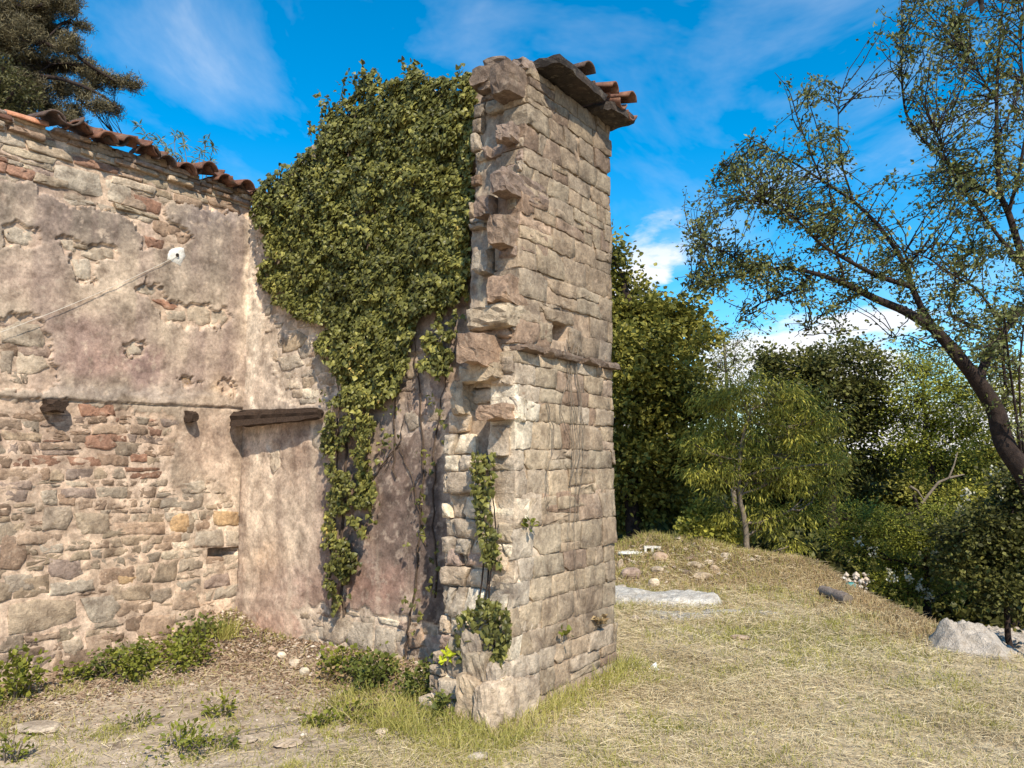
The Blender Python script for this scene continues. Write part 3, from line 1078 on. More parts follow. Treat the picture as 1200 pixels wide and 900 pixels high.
def I_h(U, V, px, py):
    m = I_mask(px, py)
    pl = 0.018 + 0.02 * (fbm(U * 2.6, V * 2.6, 102) - .5) + 0.014 * (fbm(U * 18, V * 18, 105) - .5)
    mo = 0.006 + 0.022 * (fbm(U * 12, V * 18, 106) - .5)
    h = np.where(m, mo, pl)
    h = h + ~m * 0.012 * sstep(I_ledge(px) + 1, I_ledge(px) - 2, py)
    # a low step low on the left: pink base coat stands proud
    h = h + 0.02 * sstep(690, 704, py + 8 * (fbm(px / 9, py / 9, 44) - .5)) * sstep(352, 338, px)
    return h


def I_c(U, V, px, py):
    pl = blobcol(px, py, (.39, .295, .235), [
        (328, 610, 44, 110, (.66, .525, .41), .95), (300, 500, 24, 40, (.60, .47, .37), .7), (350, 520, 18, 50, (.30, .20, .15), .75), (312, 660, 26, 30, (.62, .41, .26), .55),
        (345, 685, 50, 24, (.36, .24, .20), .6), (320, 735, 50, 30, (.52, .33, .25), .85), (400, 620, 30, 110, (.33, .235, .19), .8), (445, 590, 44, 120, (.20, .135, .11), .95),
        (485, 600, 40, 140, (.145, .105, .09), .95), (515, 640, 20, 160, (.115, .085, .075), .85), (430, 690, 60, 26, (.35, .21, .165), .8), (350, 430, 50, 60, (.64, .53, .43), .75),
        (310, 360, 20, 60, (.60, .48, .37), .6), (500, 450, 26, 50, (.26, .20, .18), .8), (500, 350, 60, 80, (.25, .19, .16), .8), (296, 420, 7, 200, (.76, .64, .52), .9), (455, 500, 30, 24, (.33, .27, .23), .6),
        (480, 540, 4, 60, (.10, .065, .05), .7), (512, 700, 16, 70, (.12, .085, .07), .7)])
    mo = blobcol(px, py, (.58, .46, .36), [(480, 470, 50, 60, (.28, .21, .18), .8), (490, 760, 30, 30, (.36, .27, .22), .7), (350, 430, 50, 60, (.54, .44, .35), .5)])
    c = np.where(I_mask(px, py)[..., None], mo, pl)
    c = c * (0.62 + 0.76 * fbm(U * 6, V * 5, 115, 5, .6))[..., None]
    st = sstep(0.45, 0.8, fbm(U * 7, V * 0.7, 123))[..., None] * 0.5 * sstep(470, 500, py)[..., None] * sstep(720, 640, py)[..., None]
    c = c * (1 - st) + np.array((.22, .15, .12)) * st
    st = sstep(0.55, 0.8, fbm(U * 9 + 5, V * 0.6, 133))[..., None] * 0.45 * sstep(470, 500, py)[..., None]
    c = c * (1 - st) + np.array((.66, .53, .41)) * st
    fl = sstep(0.64, 0.70, fbm(U * 20, V * 20, 119, 3))[..., None] * 0.4
    return c * (1 - fl) + np.array((.58, .46, .37)) * fl


GTOP = [(-4.3, 4.2)] + [IW.p(*q) for q in ((300, 238), (330, 208), (370, 165), (400, 138), (440, 112), (500, 102), (545, 100))] + [(0.3, 4.7)]
gtu, gtv = np.array([q[0] for q in GTOP]), np.array([q[1] for q in GTOP])
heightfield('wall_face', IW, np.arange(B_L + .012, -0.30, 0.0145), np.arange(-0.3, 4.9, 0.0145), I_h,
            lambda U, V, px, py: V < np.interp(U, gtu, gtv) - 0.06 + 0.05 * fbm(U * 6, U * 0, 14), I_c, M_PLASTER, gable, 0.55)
for poly, cn, pr in I_TRACE:
    if cn != 'cream' or pr > .005:
        stone(gable, IW, [IW.p(*q) for q in poly], pr, shade(PAL[cn], .06), nseg=18)
I_EX = [t[0] for t in I_TRACE]
palI = lambda px, py: shade(PAL[random.choices(['lgrey', 'pale', 'pink', 'cream', 'grey', 'tan'] if px < 470 else ['mauve', 'brown', 'grey', 'dark'],
                                               [3, 3, 2, 1, 2, 2] if px < 470 else [3, 2, 2, 1])[0]])
n2 = put_stones(gable, IW, rubble_cells(-3.55, -.4, 0.0, .75, (.05, .13), (.08, .22), 45, slant=.5), lambda x, y: I_mask(x, y), I_EX, palI)
n2 += put_stones(gable, IW, rubble_cells(-3.55, -.4, 2.0, 4.4, (.05, .12), (.10, .24), 46, slant=.5), lambda x, y: I_mask(x, y), I_EX, palI)
print('gable stones', n2)
ub, vb = IW.p(290, 491)
uc, vc = IW.p(386, 483)
timber('timber_beam', gable, IW.w(ub, vb - .005, .13), IW.w(uc, vc - .02, .10), .20, .19, 8, 0.55, 26)
timber('timber_splinter', gable, IW.w(ub + .1, vb + .055, .14), IW.w(uc - .05, vc + .03, .10), .07, .035, 9, 0.5, 10)
# dark old ivy stems against the wall
# ------------------------------------------------------------------ pillar
pillar = empty('stone_pillar', tuple(loc(0.7, -.3, 0.0)), 'tall ragged stone pillar with overhanging slabs and a few tiles on top', 'pillar')


def a_end(z):        # how far back the torn end lies at a height
    return float(np.interp(z, [0, .35, .8, 1.7, 2.5, 3.2, 4.2, 4.8], [-.22, -.06, 0.0, 0.0, 0.02, .06, .16, .22]))


def b_left(z):
    return float(np.interp(z, [0, 1.0, 1.95, 2.1, 2.5, 3.2, 4.2, 4.8], [-.63, -.62, -.60, -.50, -.475, -.48, -.50, -.46]))


A_FAR = 1.42
TOPZ = 4.62


def core():
    vs = np.arange(-.3, TOPZ, .022)
    per = []
    nE, nR, nB, nI = 34, 70, 14, 30
    per += [('E', t) for t in np.linspace(0, 1, nE, endpoint=False)]
    per += [('R', t) for t in np.linspace(0, 1, nR, endpoint=False)]
    per += [('B', t) for t in np.linspace(0, 1, nB, endpoint=False)]
    per += [('I', t) for t in np.linspace(0, 1, nI, endpoint=False)]
    V, C = [], []
    for z in vs:
        ae, bl = a_end(z) + .03, b_left(z) + .02
        for i, (s, t) in enumerate(per):
            d = 0.03 * (float(vn(i * .45, z * 16, 201)) - .5) + 0.02 * (float(vn(i * 1.3, z * 40, 203)) - .5)
            dd = 0.016 * (float(vn(i * .5, z * 18, 205)) - .5)
            if s == 'E':
                a, b = ae - d, bl + (-.015 - bl) * t
            elif s == 'R':
                a, b = ae + (A_FAR - .012 - ae) * t, -.003 + dd
            elif s == 'B':
                a, b = A_FAR - .012, -.012 + (bl + .012) * t
            else:
                a, b = A_FAR - .012 + (ae - A_FAR + .012) * t, bl
            V.append(loc(a, b, z))
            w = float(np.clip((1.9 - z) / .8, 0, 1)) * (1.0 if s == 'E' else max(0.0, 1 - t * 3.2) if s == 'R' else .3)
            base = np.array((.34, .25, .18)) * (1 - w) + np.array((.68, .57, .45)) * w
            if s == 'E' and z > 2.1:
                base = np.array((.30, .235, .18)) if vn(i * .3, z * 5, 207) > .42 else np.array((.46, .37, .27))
            C.append(base)
    n, m = len(vs), len(per)
    V = np.array(V)
    i = np.arange(n - 1)[:, None] * m
    j = np.arange(m)[None]
    q = np.stack([i + j, i + (j + 1) % m, i + m + (j + 1) % m, i + m + j], -1).reshape(-1, 4)
    top = (n - 1) * m
    cen = len(V)
    V = np.vstack([V, V[top:].mean(0)[None]])
    C.append(np.array((.3, .24, .2)))
    j = np.arange(m)
    t = np.stack([top + j, top + (j + 1) % m, np.full(m, cen)], -1)
    return V, [q, t], np.array(C)


V, F, C = core()
# window slot and put-log hole through the outer face
hole_u0, hole_z1 = RF.p(648, 375)
hole_u1, hole_z0 = RF.p(663, 401)
aa = (V[:, 0] - OX) * DX + (V[:, 1] - OY) * DY
bb = (V[:, 0] - OX) * NX + (V[:, 1] - OY) * NY
inh = (aa > hole_u0) & (aa < hole_u1) & (V[:, 2] > hole_z0) & (V[:, 2] < hole_z1) & (bb > -.05)
V[inh] -= np.array((NX, NY, 0)) * .25
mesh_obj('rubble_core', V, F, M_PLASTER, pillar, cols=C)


def palR(px, py):
    t = (px - 600) / 117
    if py < 140:
        nm = random.choices(['buff', 'tan', 'brown', 'grey'], [3, 3, 1.5, 1])[0]
    elif py < 420:
        nm = random.choices(['tan', 'buff', 'brown', 'grey', 'pink'], [5, 4, 1.6, .8, .5])[0]
    elif t < .25:
        nm = random.choices(['cream', 'pale', 'buff', 'lgrey', 'tan'], [2, 3, 3, 2, 1])[0]
    else:
        nm = random.choices(['buff', 'tan', 'pink', 'brown', 'pale'], [5, 4, .5, .7, 1])[0]
    c = np.array(PAL[nm])
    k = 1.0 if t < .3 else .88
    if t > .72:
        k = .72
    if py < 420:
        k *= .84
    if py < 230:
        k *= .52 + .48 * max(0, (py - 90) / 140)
    return shade(tuple(c * k), .12)


led_u0, led_z0 = RF.p(606, 397)
led_z = 2.49
zr_ex = [[(645, 371), (665, 374), (665, 404), (645, 400)]]
R1 = rubble_cells(-.05, 1.52, -.1, 1.25, (.13, .23), (.18, .42), 61, split=.12, wob=.012, slant=.16, gap=.0018)
R2 = rubble_cells(-.05, 1.52, 1.25, led_z - .03, (.11, .20), (.16, .42), 62, split=.14, wob=.014, slant=.18, gap=.0018)
R3 = rubble_cells(-.05, 1.52, led_z + .03, 3.55, (.12, .24), (.17, .42), 63, split=.14, wob=.014, slant=.18, gap=.0018)
R4 = rubble_cells(-.05, 1.52, 3.55, 4.62, (.10, .21), (.15, .36), 64, split=.24, wob=.015, slant=.28, gap=.004)
cnt = 0
for cells, cap in ((R1, led_z), (R2, led_z - .03), (R3, 9), (R4, 4.60)):
    for c in cells:
        zc = c[:, 1].mean()
        ae = a_end(zc) - .02
        c = clip_poly(c, lambda p: p[0] - ae)
        if c is None:
            continue
        c = clip_poly(c, lambda p: A_FAR - p[0])
        if c is None:
            continue
        c = clip_poly(c, lambda p: min(cap, TOPZ) - p[1])
        if c is None or np.ptp(c[:, 0]) < .03 or np.ptp(c[:, 1]) < .02:
            continue
        px, py = proj(RF.w(c[:, 0], c[:, 1], np.zeros(len(c))))
        tx, ty = np.append(px * .85 + px.mean() * .15, px.mean()), np.append(py * .85 + py.mean() * .15, py.mean())
        if inany(tx, ty, zr_ex).any() or (px.min() < 652 < px.max() and py.min() < 388 < py.max()):
            continue
        near = c[:, 0].min() < ae + .05
        far = c[:, 0].max() > A_FAR - .05
        h = random.uniform(.005, .013) + (.010 if far and random.random() < .4 else 0)
        back = .20 if near else .12 if not far else .22
        stone(pillar, RF, c, h, palR(px.mean(), py.mean()), back=back, mat=M_STONE_T, bev=.003, rough=.003, bulge=.0, tilt=.006, square=.98)
        cnt += 1
# stones framing the slot
for q in ([(630, 377), (646, 380), (646, 403), (631, 398)], [(666, 384), (680, 388), (680, 412), (666, 406)], [(632, 358), (668, 366), (672, 382), (640, 374)]):
    stone(pillar, RF, [RF.p(*t) for t in q], .014, palR(650, 380), mat=M_STONE_T, back=.2)
    cnt += 1
print('pillar face stones', cnt)


def block(name, a0, a1, b0, b1, z0, z1, color, parent=None, mat=None, jit=.012, nn=(4, 4, 3), rough=.008, rot=0.0, tiltv=0.0, cuts=7, lim=(.66, .90)):
    """a broken ashlar: box grid with worn edges and rough faces"""
    na, nb, nz = nn
    A = np.linspace(-1, 1, na + 1)
    B = np.linspace(-1, 1, nb + 1)
    Z = np.linspace(-1, 1, nz + 1)
    key = {}
    V, F = [], []

    def vid(i, j, k):
        if (i, j, k) not in key:
            p = np.array((A[i], B[j], Z[k]))
            e = (abs(p) > .99).sum()
            s = 1 - (.018 if e == 2 else .05 if e == 3 else 0)
            key[(i, j, k)] = len(V)
            V.append(p * s)
        return key[(i, j, k)]
    for j in range(nb):
        for k in range(nz):
            F.append((vid(0, j, k), vid(0, j, k + 1), vid(0, j + 1, k + 1), vid(0, j + 1, k)))
            F.append((vid(na, j, k), vid(na, j + 1, k), vid(na, j + 1, k + 1), vid(na, j, k + 1)))
    for i in range(na):
        for k in range(nz):
            F.append((vid(i, 0, k), vid(i + 1, 0, k), vid(i + 1, 0, k + 1), vid(i, 0, k + 1)))
            F.append((vid(i, nb, k), vid(i, nb, k + 1), vid(i + 1, nb, k + 1), vid(i + 1, nb, k)))
    for i in range(na):
        for j in range(nb):
            F.append((vid(i, j, 0), vid(i, j + 1, 0), vid(i + 1, j + 1, 0), vid(i + 1, j, 0)))
            F.append((vid(i, j, nz), vid(i + 1, j, nz), vid(i + 1, j + 1, nz), vid(i, j + 1, nz)))
    V = np.array(V)
    hs_ = np.array(((a1 - a0) / 2, (b1 - b0) / 2, (z1 - z0) / 2))
    V = V * hs_
    # one skewed corner and noisy faces
    sk = rng.normal(size=3) * jit
    V += (np.sign(V) * sk) * rng.random((len(V), 1)) * .5
    for _ in range(cuts):
        pn = norm(rng.normal(size=3) * (1.0, 1.0, 1.3))
        lim_ = (abs(pn) @ hs_) * random.uniform(*lim)
        dp = V @ pn
        V -= np.maximum(dp - lim_, 0)[:, None] * pn
    V += rng.normal(size=V.shape) * rough * .5
    cr, sr = math.cos(rot), math.sin(rot)
    x, y = V[:, 0] * cr - V[:, 1] * sr, V[:, 0] * sr + V[:, 1] * cr
    z = V[:, 2] + tiltv * V[:, 1]
    W = loc((a0 + a1) / 2 + x, (b0 + b1) / 2 + y, (z0 + z1) / 2 + z)
    # (a,b,z) is a left-handed frame: turn the faces round
    Fq = np.array(F)[:, ::-1]
    o = mesh_obj(name, W, Fq, mat or M_STONE_T, parent, smooth=False)
    o.color = color
    return o


# string course on the outer face
a = 0.02
while a < A_FAR + .02:
    w = random.uniform(.22, .42)
    block('ledge_stone', a, min(a + w - .008, A_FAR + .03), -.12, .085 + random.uniform(-.01, .01), led_z - .032, led_z + .026,
          shade((.13, .09, .07), .1), pillar, nn=(5, 3, 2), rough=.006)
    a += w

# torn end: traced projecting blocks  (left x, near-corner x, top y, bottom y at that corner, front a, back a, colour)
CORB = [
    (571, 600, 66, 104, -.03, .55, 'dark'), (557, 573, 84, 102, .08, .5, 'dark'), (575, 594, 136, 160, -.05, .45, 'mauve'), (573, 592, 194, 222, -.12, .42, 'mauve'),
    (572, 592, 247, 284, -.13, .42, 'brown'), (562, 587, 320, 350, -.17, .36, 'brown'), (543, 592, 354, 382, -.12, .22, 'buff'),
    (534, 558, 386, 426, -.27, .18, 'brown'), (536, 574, 429, 443, -.15, .12, 'buff'), (557, 585, 472, 492, -.19, .20, 'brown'),
    (527, 546, 444, 487, -.08, .22, 'buff'), (587, 606, 465, 494, -.03, .12, 'cream'), (573, 592, 498, 534, -.06, .12, 'lgrey'),
    (556, 574, 228, 250, -.02, .3, 'mauve'), (552, 572, 290, 318, -.03, .3, 'lgrey'),
]
blocks_px = []
for x0, xc, yt, yb, af, ab, cn in CORB:
    pf = Plane('a', af)
    b1, zt = pf.p(xc, yt)
    _, zb = pf.p(xc, yb)
    b0, _ = pf.p(x0, (yt + yb) / 2)
    c = np.array(PAL[cn])
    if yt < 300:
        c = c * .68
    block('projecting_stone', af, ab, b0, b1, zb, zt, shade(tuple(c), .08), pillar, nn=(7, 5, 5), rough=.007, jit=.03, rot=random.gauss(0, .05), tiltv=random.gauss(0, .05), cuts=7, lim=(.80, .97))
    blocks_px.append([(x0 - 2, yt), (xc + 2, yt - 3), (xc + 2, yb), (x0 - 2, yb)])

# the rest of the torn end: rough toothed rubble
cnt = 0
for z0, z1, hr, sd in ((-.05, 1.05, (.10, .20), 81), (1.05, 2.1, (.09, .18), 82), (2.1, 4.6, (.07, .15), 83)):
    for c in rubble_cells(-.66, .0, z0, z1, hr, (.10, .24), sd, split=.12, wob=.02, slant=.4, gap=.006):
        zc = c[:, 1].mean()
        bl = b_left(zc)
        c = clip_poly(c, lambda p: p[0] - bl)
        if c is None:
            continue
        c = clip_poly(c, lambda p: -.004 - p[0])
        if c is None or np.ptp(c[:, 0]) < .04:
            continue
        ae = a_end(zc)
        P = Plane('a', ae)
        px, py = proj(P.w(c[:, 0], c[:, 1], np.zeros(len(c))))
        cx, cy = px.mean(), py.mean()
        if inany(np.append(px * .6 + cx * .4, cx), np.append(py * .6 + cy * .4, cy), blocks_px).any():
            continue
        # the hollow seam down the middle where the ivy climbs
        seam = 572 + (cy - 520) * .03
        if 505 < cy < 740 and abs(cx - seam) < 9:
            continue
        if cx < 568:
            nm = random.choices(['lgrey', 'mauve', 'pale', 'cream', 'grey'], [5, 1, 3, 2, 1])[0]
        else:
            nm = random.choices(['cream', 'pale', 'buff', 'lgrey'], [4, 3, 2, 1])[0]
        cc = np.array(PAL[nm])
        if cy < 430:
            cc = np.array(PAL[random.choices(['mauve', 'brown', 'grey', 'buff', 'pale'], [3, 2, 3, 2, 2])[0]]) * (.85 if cy > 180 else .65)
        stone(pillar, P, c, random.uniform(-.01, .055), shade(tuple(cc)), back=.15, mat=M_STONE_T, bev=.010, rough=.008, bulge=.006, tilt=.016)
        cnt += 1
print('torn end stones', cnt)
# fallen foot of the torn end
for (x0, x1, yt, yb, af, cn) in ((540, 566, 762, 800, -.22, 'buff'), (531, 556, 792, 826, -.30, 'buff'), (556, 574, 798, 836, -.33, 'pale'), (540, 562, 738, 762, -.16, 'grey'),
                                 (566, 584, 770, 815, -.20, 'pale'), (584, 604, 800, 830, -.10, 'lgrey'), (548, 570, 722, 742, -.12, 'lgrey')):
    pf = Plane('a', af)
    b0, zt = pf.p(x0, yt)
    b1, zb = pf.p(x1, yb)
    block('fallen_stone', af, af + .28, b0, b1, zb - .22, zt, shade(PAL[cn]), pillar, nn=(7, 7, 7), rough=.010, jit=.02, rot=random.gauss(0, .12), cuts=9, lim=(.78, .94))

# crown of the pillar: rough stones, two oversailing slabs, tiles
for (a0, a1, b0, b1, z0, z1, cn) in ((.05, .42, -.47, -.30, 4.52, 4.68, 'dark'), (.20, .60, -.30, -.14, 4.60, 4.70, 'mauve'), (.10, .34, -.40, -.18, 4.66, 4.74, 'dark'),
                                     (.62, 1.0, -.44, -.2, 4.60, 4.69, 'dark'), (1.0, 1.38, -.46, -.2, 4.60, 4.68, 'brown'), (.12, .30, -.16, .0, 4.58, 4.66, 'mauve')):
    block('capping_stone', a0, a1, b0, b1, z0, z1, shade(tuple(np.array(PAL[cn]) * .8)), pillar, nn=(5, 4, 3), rough=.012, jit=.03, rot=random.gauss(0, .1))
block('roof_slab', .27, 1.09, -.32, .20, 4.630, 4.692, (.042, .034, .030, 1), pillar, nn=(9, 9, 2), rough=.008, jit=.02, rot=-.03, cuts=1)  # near-black slabs: the shade of their underside is put into the colour
block('roof_slab', 1.095, 1.49, -.32, .215, 4.600, 4.655, (.06, .048, .042, 1), pillar, nn=(9, 9, 2), rough=.009, jit=.03, rot=.02, cuts=1)
roof_tile(pillar, loc(.74, .20, 4.745), dvec(.10, -1, .16), (0, 0, 1), L=.42, r0=.085, r1=.075, mat=M_TILE_DARK)
roof_tile(pillar, loc(.92, .17, 4.74), dvec(-.2, -1, .05), (0, 0, 1), L=.3, r0=.07, r1=.06, flip=True, mat=M_TILE_DARK)
for q, (da, flp, dz, db) in enumerate(((0, True, 0.02, .0), (.13, False, .015, .03), (.25, True, .0, .06), (.37, False, -.01, .02), (.10, False, .075, -.04))):
    roof_tile(pillar, loc(1.13 + da * .78, .22 + db, 4.685 + dz + (.03 if flp else 0)), dvec(.06 * (q - 2), -1, .20), (0, 0, 1), L=.36,
              r0=.082, r1=.072, flip=not flp, mat=M_TILE)
# dead vine stems on the outer face
mb = MB()
for (x0, y0, y1, w) in ((664, 398, 640, 3), (669, 400, 560, 4), (672, 420, 700, 5), (660, 400, 520, 6), (676, 405, 610, 4), (640, 470, 600, 4)):
    pts = []
    n = 14
    for i in range(n):
        t = i / (n - 1)
        uu, vv_ = RF.p(x0 + w * math.sin(t * 7 + x0) + random.gauss(0, 1), y0 + (y1 - y0) * t)
        pts.append(RF.w(uu, vv_, .03 + .006 * random.random()))
    mb.tube(pts, np.linspace(.0045, .0025, n), 5)
tag(mb.build('dead_vine', M_BARKL), 'dry brown vine stems hanging down the sunlit face of the stone pillar', 'vine')
# ------------------------------------------------------------------ ivy
def ivy_sheet(polys, n, plane, size, hb, seed, top_free=True, edge=6, patchy=None):
    """leaves over polygons of the wall face: (polygon in picture points, weight)"""
    Pl, Tl, Nl, Sl = [], [], [], []
    R = np.random.default_rng(seed)
    area = [w * abs(sum(p[i][0] * p[(i + 1) % len(p)][1] - p[(i + 1) % len(p)][0] * p[i][1] for i in range(len(p)))) / 2 for p, w in polys]
    tot = sum(area)
    out = dict(p=np.array(plane.w(0, 0, 1)) - np.array(plane.w(0, 0, 0)))['p']
    for (poly, w), ar in zip(polys, area):
        k = int(n * ar / tot)
        pt = (patchy or {}).get(id(poly), 0)
        xs, ys = [q[0] for q in poly], [q[1] for q in poly]
        X = R.uniform(min(xs) - edge, max(xs) + edge, k * 4)
        Y = R.uniform(min(ys) - edge, max(ys) + edge, k * 4)
        jx = X + edge * 2.2 * (fbm(X / 11, Y / 11, seed + 1) - .5) + R.normal(size=len(X)) * 1.5
        jy = Y + edge * 2.2 * (fbm(X / 11, Y / 11, seed + 2) - .5) + R.normal(size=len(X)) * 1.5
        m = inpoly(jx, jy, poly)
        if not pt:
            m &= (fbm(X / 5.5, Y / 5.5, seed + 19, 3) > .36) | (R.random(len(X)) < .12)
        if pt:
            m &= fbm(X / 9, Y / 13, seed + 9, 3) > pt
        X, Y = X[m][:k], Y[m][:k]
        U, V = plane.p(X, Y)
        th = hb[0] + hb[1] * fbm(U * 2.2, V * 2.2, seed + 3, 3) + hb[2] * (fbm(U * 7, V * 7, seed + 4, 2) - .3)
        th = np.clip(th, .02, 1)
        H = th * R.random(len(U)) ** .55 + .02
        # the sheet is seen from below and in front: follow the line of sight back to the leaf's own depth
        P = plane.w(U, V, H)
        c = np.array((0, 0, CAM_H))
        d = P - c
        nn_ = (out @ np.array(plane.w(0, 0, 0)))
        base = plane.w(U, V, np.zeros_like(U)) - c
        t = 1 + H * 0
        denom = base @ out
        t = (denom + H) / denom
        P = c + base * t[:, None]
        N = out[None] * 1.0 + np.array((0, 0, .55))[None] + R.normal(size=P.shape) * .46
        T = np.array((0, 0, -1.0))[None] + out[None] * .25 + R.normal(size=P.shape) * .50
        Pl.append(P)
        Nl.append(N)
        Tl.append(T)
        Sl.append(size * (.55 + 1.0 * R.random(len(P)) ** 1.4))
    P = np.concatenate(Pl)
    return leaf_cloud(P, np.concatenate(Tl), np.concatenate(Nl), np.concatenate(Sl), 'ivy')


IVY_D = [(296, 246), (300, 222), (318, 204), (345, 190), (362, 176), (372, 160), (380, 138), (392, 122), (412, 114), (424, 92), (436, 84), (452, 95), (472, 92), (490, 80), (510, 90),
         (530, 95), (545, 86), (557, 88), (558, 130), (553, 200), (550, 290), (546, 340), (530, 352), (522, 360), (505, 356), (482, 380), (477, 420), (466, 455), (440, 476), (408, 468),
         (395, 440), (385, 424), (366, 408), (372, 396), (384, 376), (365, 372), (345, 370), (322, 352), (306, 330), (302, 316), (316, 300), (306, 278)]
IVY_2 = [(386, 470), (410, 462), (440, 472), (436, 500), (432, 540), (438, 580), (426, 620), (418, 660), (404, 698), (392, 716), (385, 690), (380, 650), (381, 600), (384, 560), (378, 510)]
IVY_3 = [(546, 330), (545, 380), (530, 402), (524, 440), (498, 442), (488, 412), (498, 395), (512, 370), (528, 350)]
IVY_S = [([(450, 480), (468, 470), (468, 530), (440, 560), (440, 540)], .16), ([(484, 530), (512, 520), (505, 600), (490, 660), (478, 650)], .14),
         ([(440, 560), (450, 565), (432, 640), (425, 630)], .25), ([(500, 440), (530, 440), (520, 520), (500, 510)], .14), ([(470, 640), (500, 600), (494, 700), (484, 780), (470, 780)], .13),
         ([(372, 460), (395, 440), (400, 480), (378, 478)], .3), ([(505, 620), (515, 620), (512, 700), (502, 700)], .2)]
M_BARKM = simple_mat('brown_bark', (0.05, 0.034, 0.026), (0.13, 0.09, 0.065), 14, relief=0.01)
ivy = empty('ivy', tuple(IW.w(-2.0, 0, .05)), 'huge curtain of ivy hanging over the plastered gable wall beside the pillar', 'ivy')
IVY_S = [(p, w * .22) for p, w in IVY_S]
PATCH = {id(IVY_2): .44, id(IVY_3): .46}
PATCH.update({id(p): .55 for p, w in IVY_S})
V, F = ivy_sheet([(IVY_D, 1.0), (IVY_2, .42), (IVY_3, .50)] + IVY_S, 52000, IW, .036, (.04, .12, .17), 301, patchy=PATCH)
mesh_obj('foliage', V, F, M_IVY, ivy, smooth=False, kind='stuff')
mb = MB()
for path, r in (([(405, 720), (402, 650), (408, 560), (412, 470), (405, 380), (412, 240), (430, 140)], .013), ([(475, 790), (480, 740), (490, 680), (500, 560), (496, 470), (488, 400), (470, 300), (450, 180)], .010),
                ([(465, 560), (466, 500), (468, 440), (467, 350), (466, 200)], .008), ([(392, 715), (390, 640), (396, 560), (400, 480), (398, 400)], .010), ([(515, 700), (510, 600), (512, 520), (525, 440), (530, 380)], .008),
                ([(500, 640), (486, 560), (470, 520), (450, 560)], .006), ([(440, 560), (470, 520), (478, 480)], .006)):
    pts = []
    for i in range(len(path) - 1):
        for t in np.linspace(0, 1, 6, endpoint=False):
            pts.append((path[i][0] * (1 - t) + path[i + 1][0] * t + random.gauss(0, 1.4), path[i][1] * (1 - t) + path[i + 1][1] * t))
    U = [IW.p(*q) for q in pts]
    mb.tube([IW.w(u_, v_, .03) for u_, v_ in U], np.linspace(r, r * .5, len(pts)), 6)
mb.build('stem', M_BARKM, ivy)

# young shoots standing above the ivy's top edge
sh = MB()
Pv, Pt, Pn, Ps = [], [], [], []
for px_, py_, l in ((428, 97, .16), (440, 92, .18), (386, 128, .16), (396, 122, .12), (410, 106, .14), (374, 152, .12), (500, 84, .10), (489, 86, .12), (549, 90, .10)):
    u_, v_ = IW.p(px_, py_ + 8)
    p = IW.w(u_, v_, .10)
    d_ = norm(np.array((random.gauss(-.2, .3), random.gauss(0, .2), 1.0)))
    pts = np.array([p + d_ * l * t for t in np.linspace(-.6, 1, 6)])
    sh.tube(pts, .003, 4)
    for t in np.linspace(-.3, 1, 22):
        Pv.append(p + d_ * l * t + rng.normal(size=3) * .022)
        Pt.append(rnd_unit(1)[0] + d_ * .3 - np.array((0, 0, .3)))
        Pn.append(rnd_unit(1)[0] + np.array((0, -.5, .8)))
        Ps.append(random.uniform(.03, .055))
V, F = leaf_cloud(np.array(Pv), np.array(Pt), np.array(Pn), np.array(Ps), 'ivy')
sh.add(V, F)
sh.build('shoot', M_IVY, ivy, smooth=False, kind='stuff')

PIL = Plane('a', -.05)
ivy2 = empty('ivy', tuple(PIL.w(-.2, 0, .05)), 'thin ivy climbing the hollow seam in the broken end of the pillar', 'ivy')
V, F = ivy_sheet([([(552, 532), (577, 530), (580, 556), (572, 590), (584, 640), (588, 668), (572, 662), (562, 630), (556, 590)], 1), ([(562, 700), (592, 705), (600, 735), (588, 770), (592, 800), (576, 780), (566, 740)], .9),
                  ([(540, 715), (562, 712), (566, 735), (556, 770), (540, 775), (534, 745)], .8)], 950, PIL, .038, (.04, .06, .03), 311, edge=4)
mesh_obj('foliage', V, F, M_IVY, ivy2, smooth=False, kind='stuff')
mb = MB()
for x0 in (566, 572, 580):
    mb.tube([PIL.w(*PIL.p(x0 + 4 * math.sin(y / 25 + x0), y), .03) for y in range(815, 530, -22)], np.linspace(.009, .004, 13), 5)
mb.build('stem', M_BARK, ivy2)


# ------------------------------------------------------------------ small plants
def plant(name, label, cat, base, r, h, n, size, mat, tem='broad', group=None, stems=6, up=.5, matst=None, W=None, flat=.6):
    base = np.array(base, float)
    o = empty(name, tuple(base), label, cat, group)
    mb = MB()
    tips = []
    for k in range(stems):
        an, q = random.uniform(0, 6.28), random.random() ** .5
        tip = base + np.array((math.cos(an) * r * q, math.sin(an) * r * q, h * random.uniform(.5, 1) * (1.15 - .5 * q)))
        root = base + np.array((math.cos(an), math.sin(an), 0)) * r * q * .45 + np.array((0, 0, -.02))
        mid = (root + tip) / 2 + np.array((0, 0, .12 * h))
        mb.tube([root, mid, tip], [.004, .003, .002], 4)
        tips.append((root, mid, tip))
    mb.build('stem', matst or M_BARKL, o)
    T = np.array([tips[i % stems] for i in range(n)])
    t = rng.random(n)[:, None] ** .7
    P = T[:, 0] * (1 - t) ** 2 + 2 * T[:, 1] * t * (1 - t) + T[:, 2] * t * t
    P += rng.normal(size=P.shape) * np.array((r, r, h)) * .22
    P[:, 2] = np.maximum(P[:, 2], base[2] - .01 + .02 * rng.random(n))
    d = P - base
    d[:, 2] *= .4
    V, F = leaf_cloud(P, norm(d) + rng.normal(size=P.shape) * .6 + np.array((0, 0, up - .4)), np.array((0, -.15, 1.0)) + rng.normal(size=P.shape) * flat, size * rng.uniform(.6, 1.3, n), tem, W=None if W is None else W)
    mesh_obj('foliage', V, F, mat, o, smooth=False, kind='stuff')
    return o


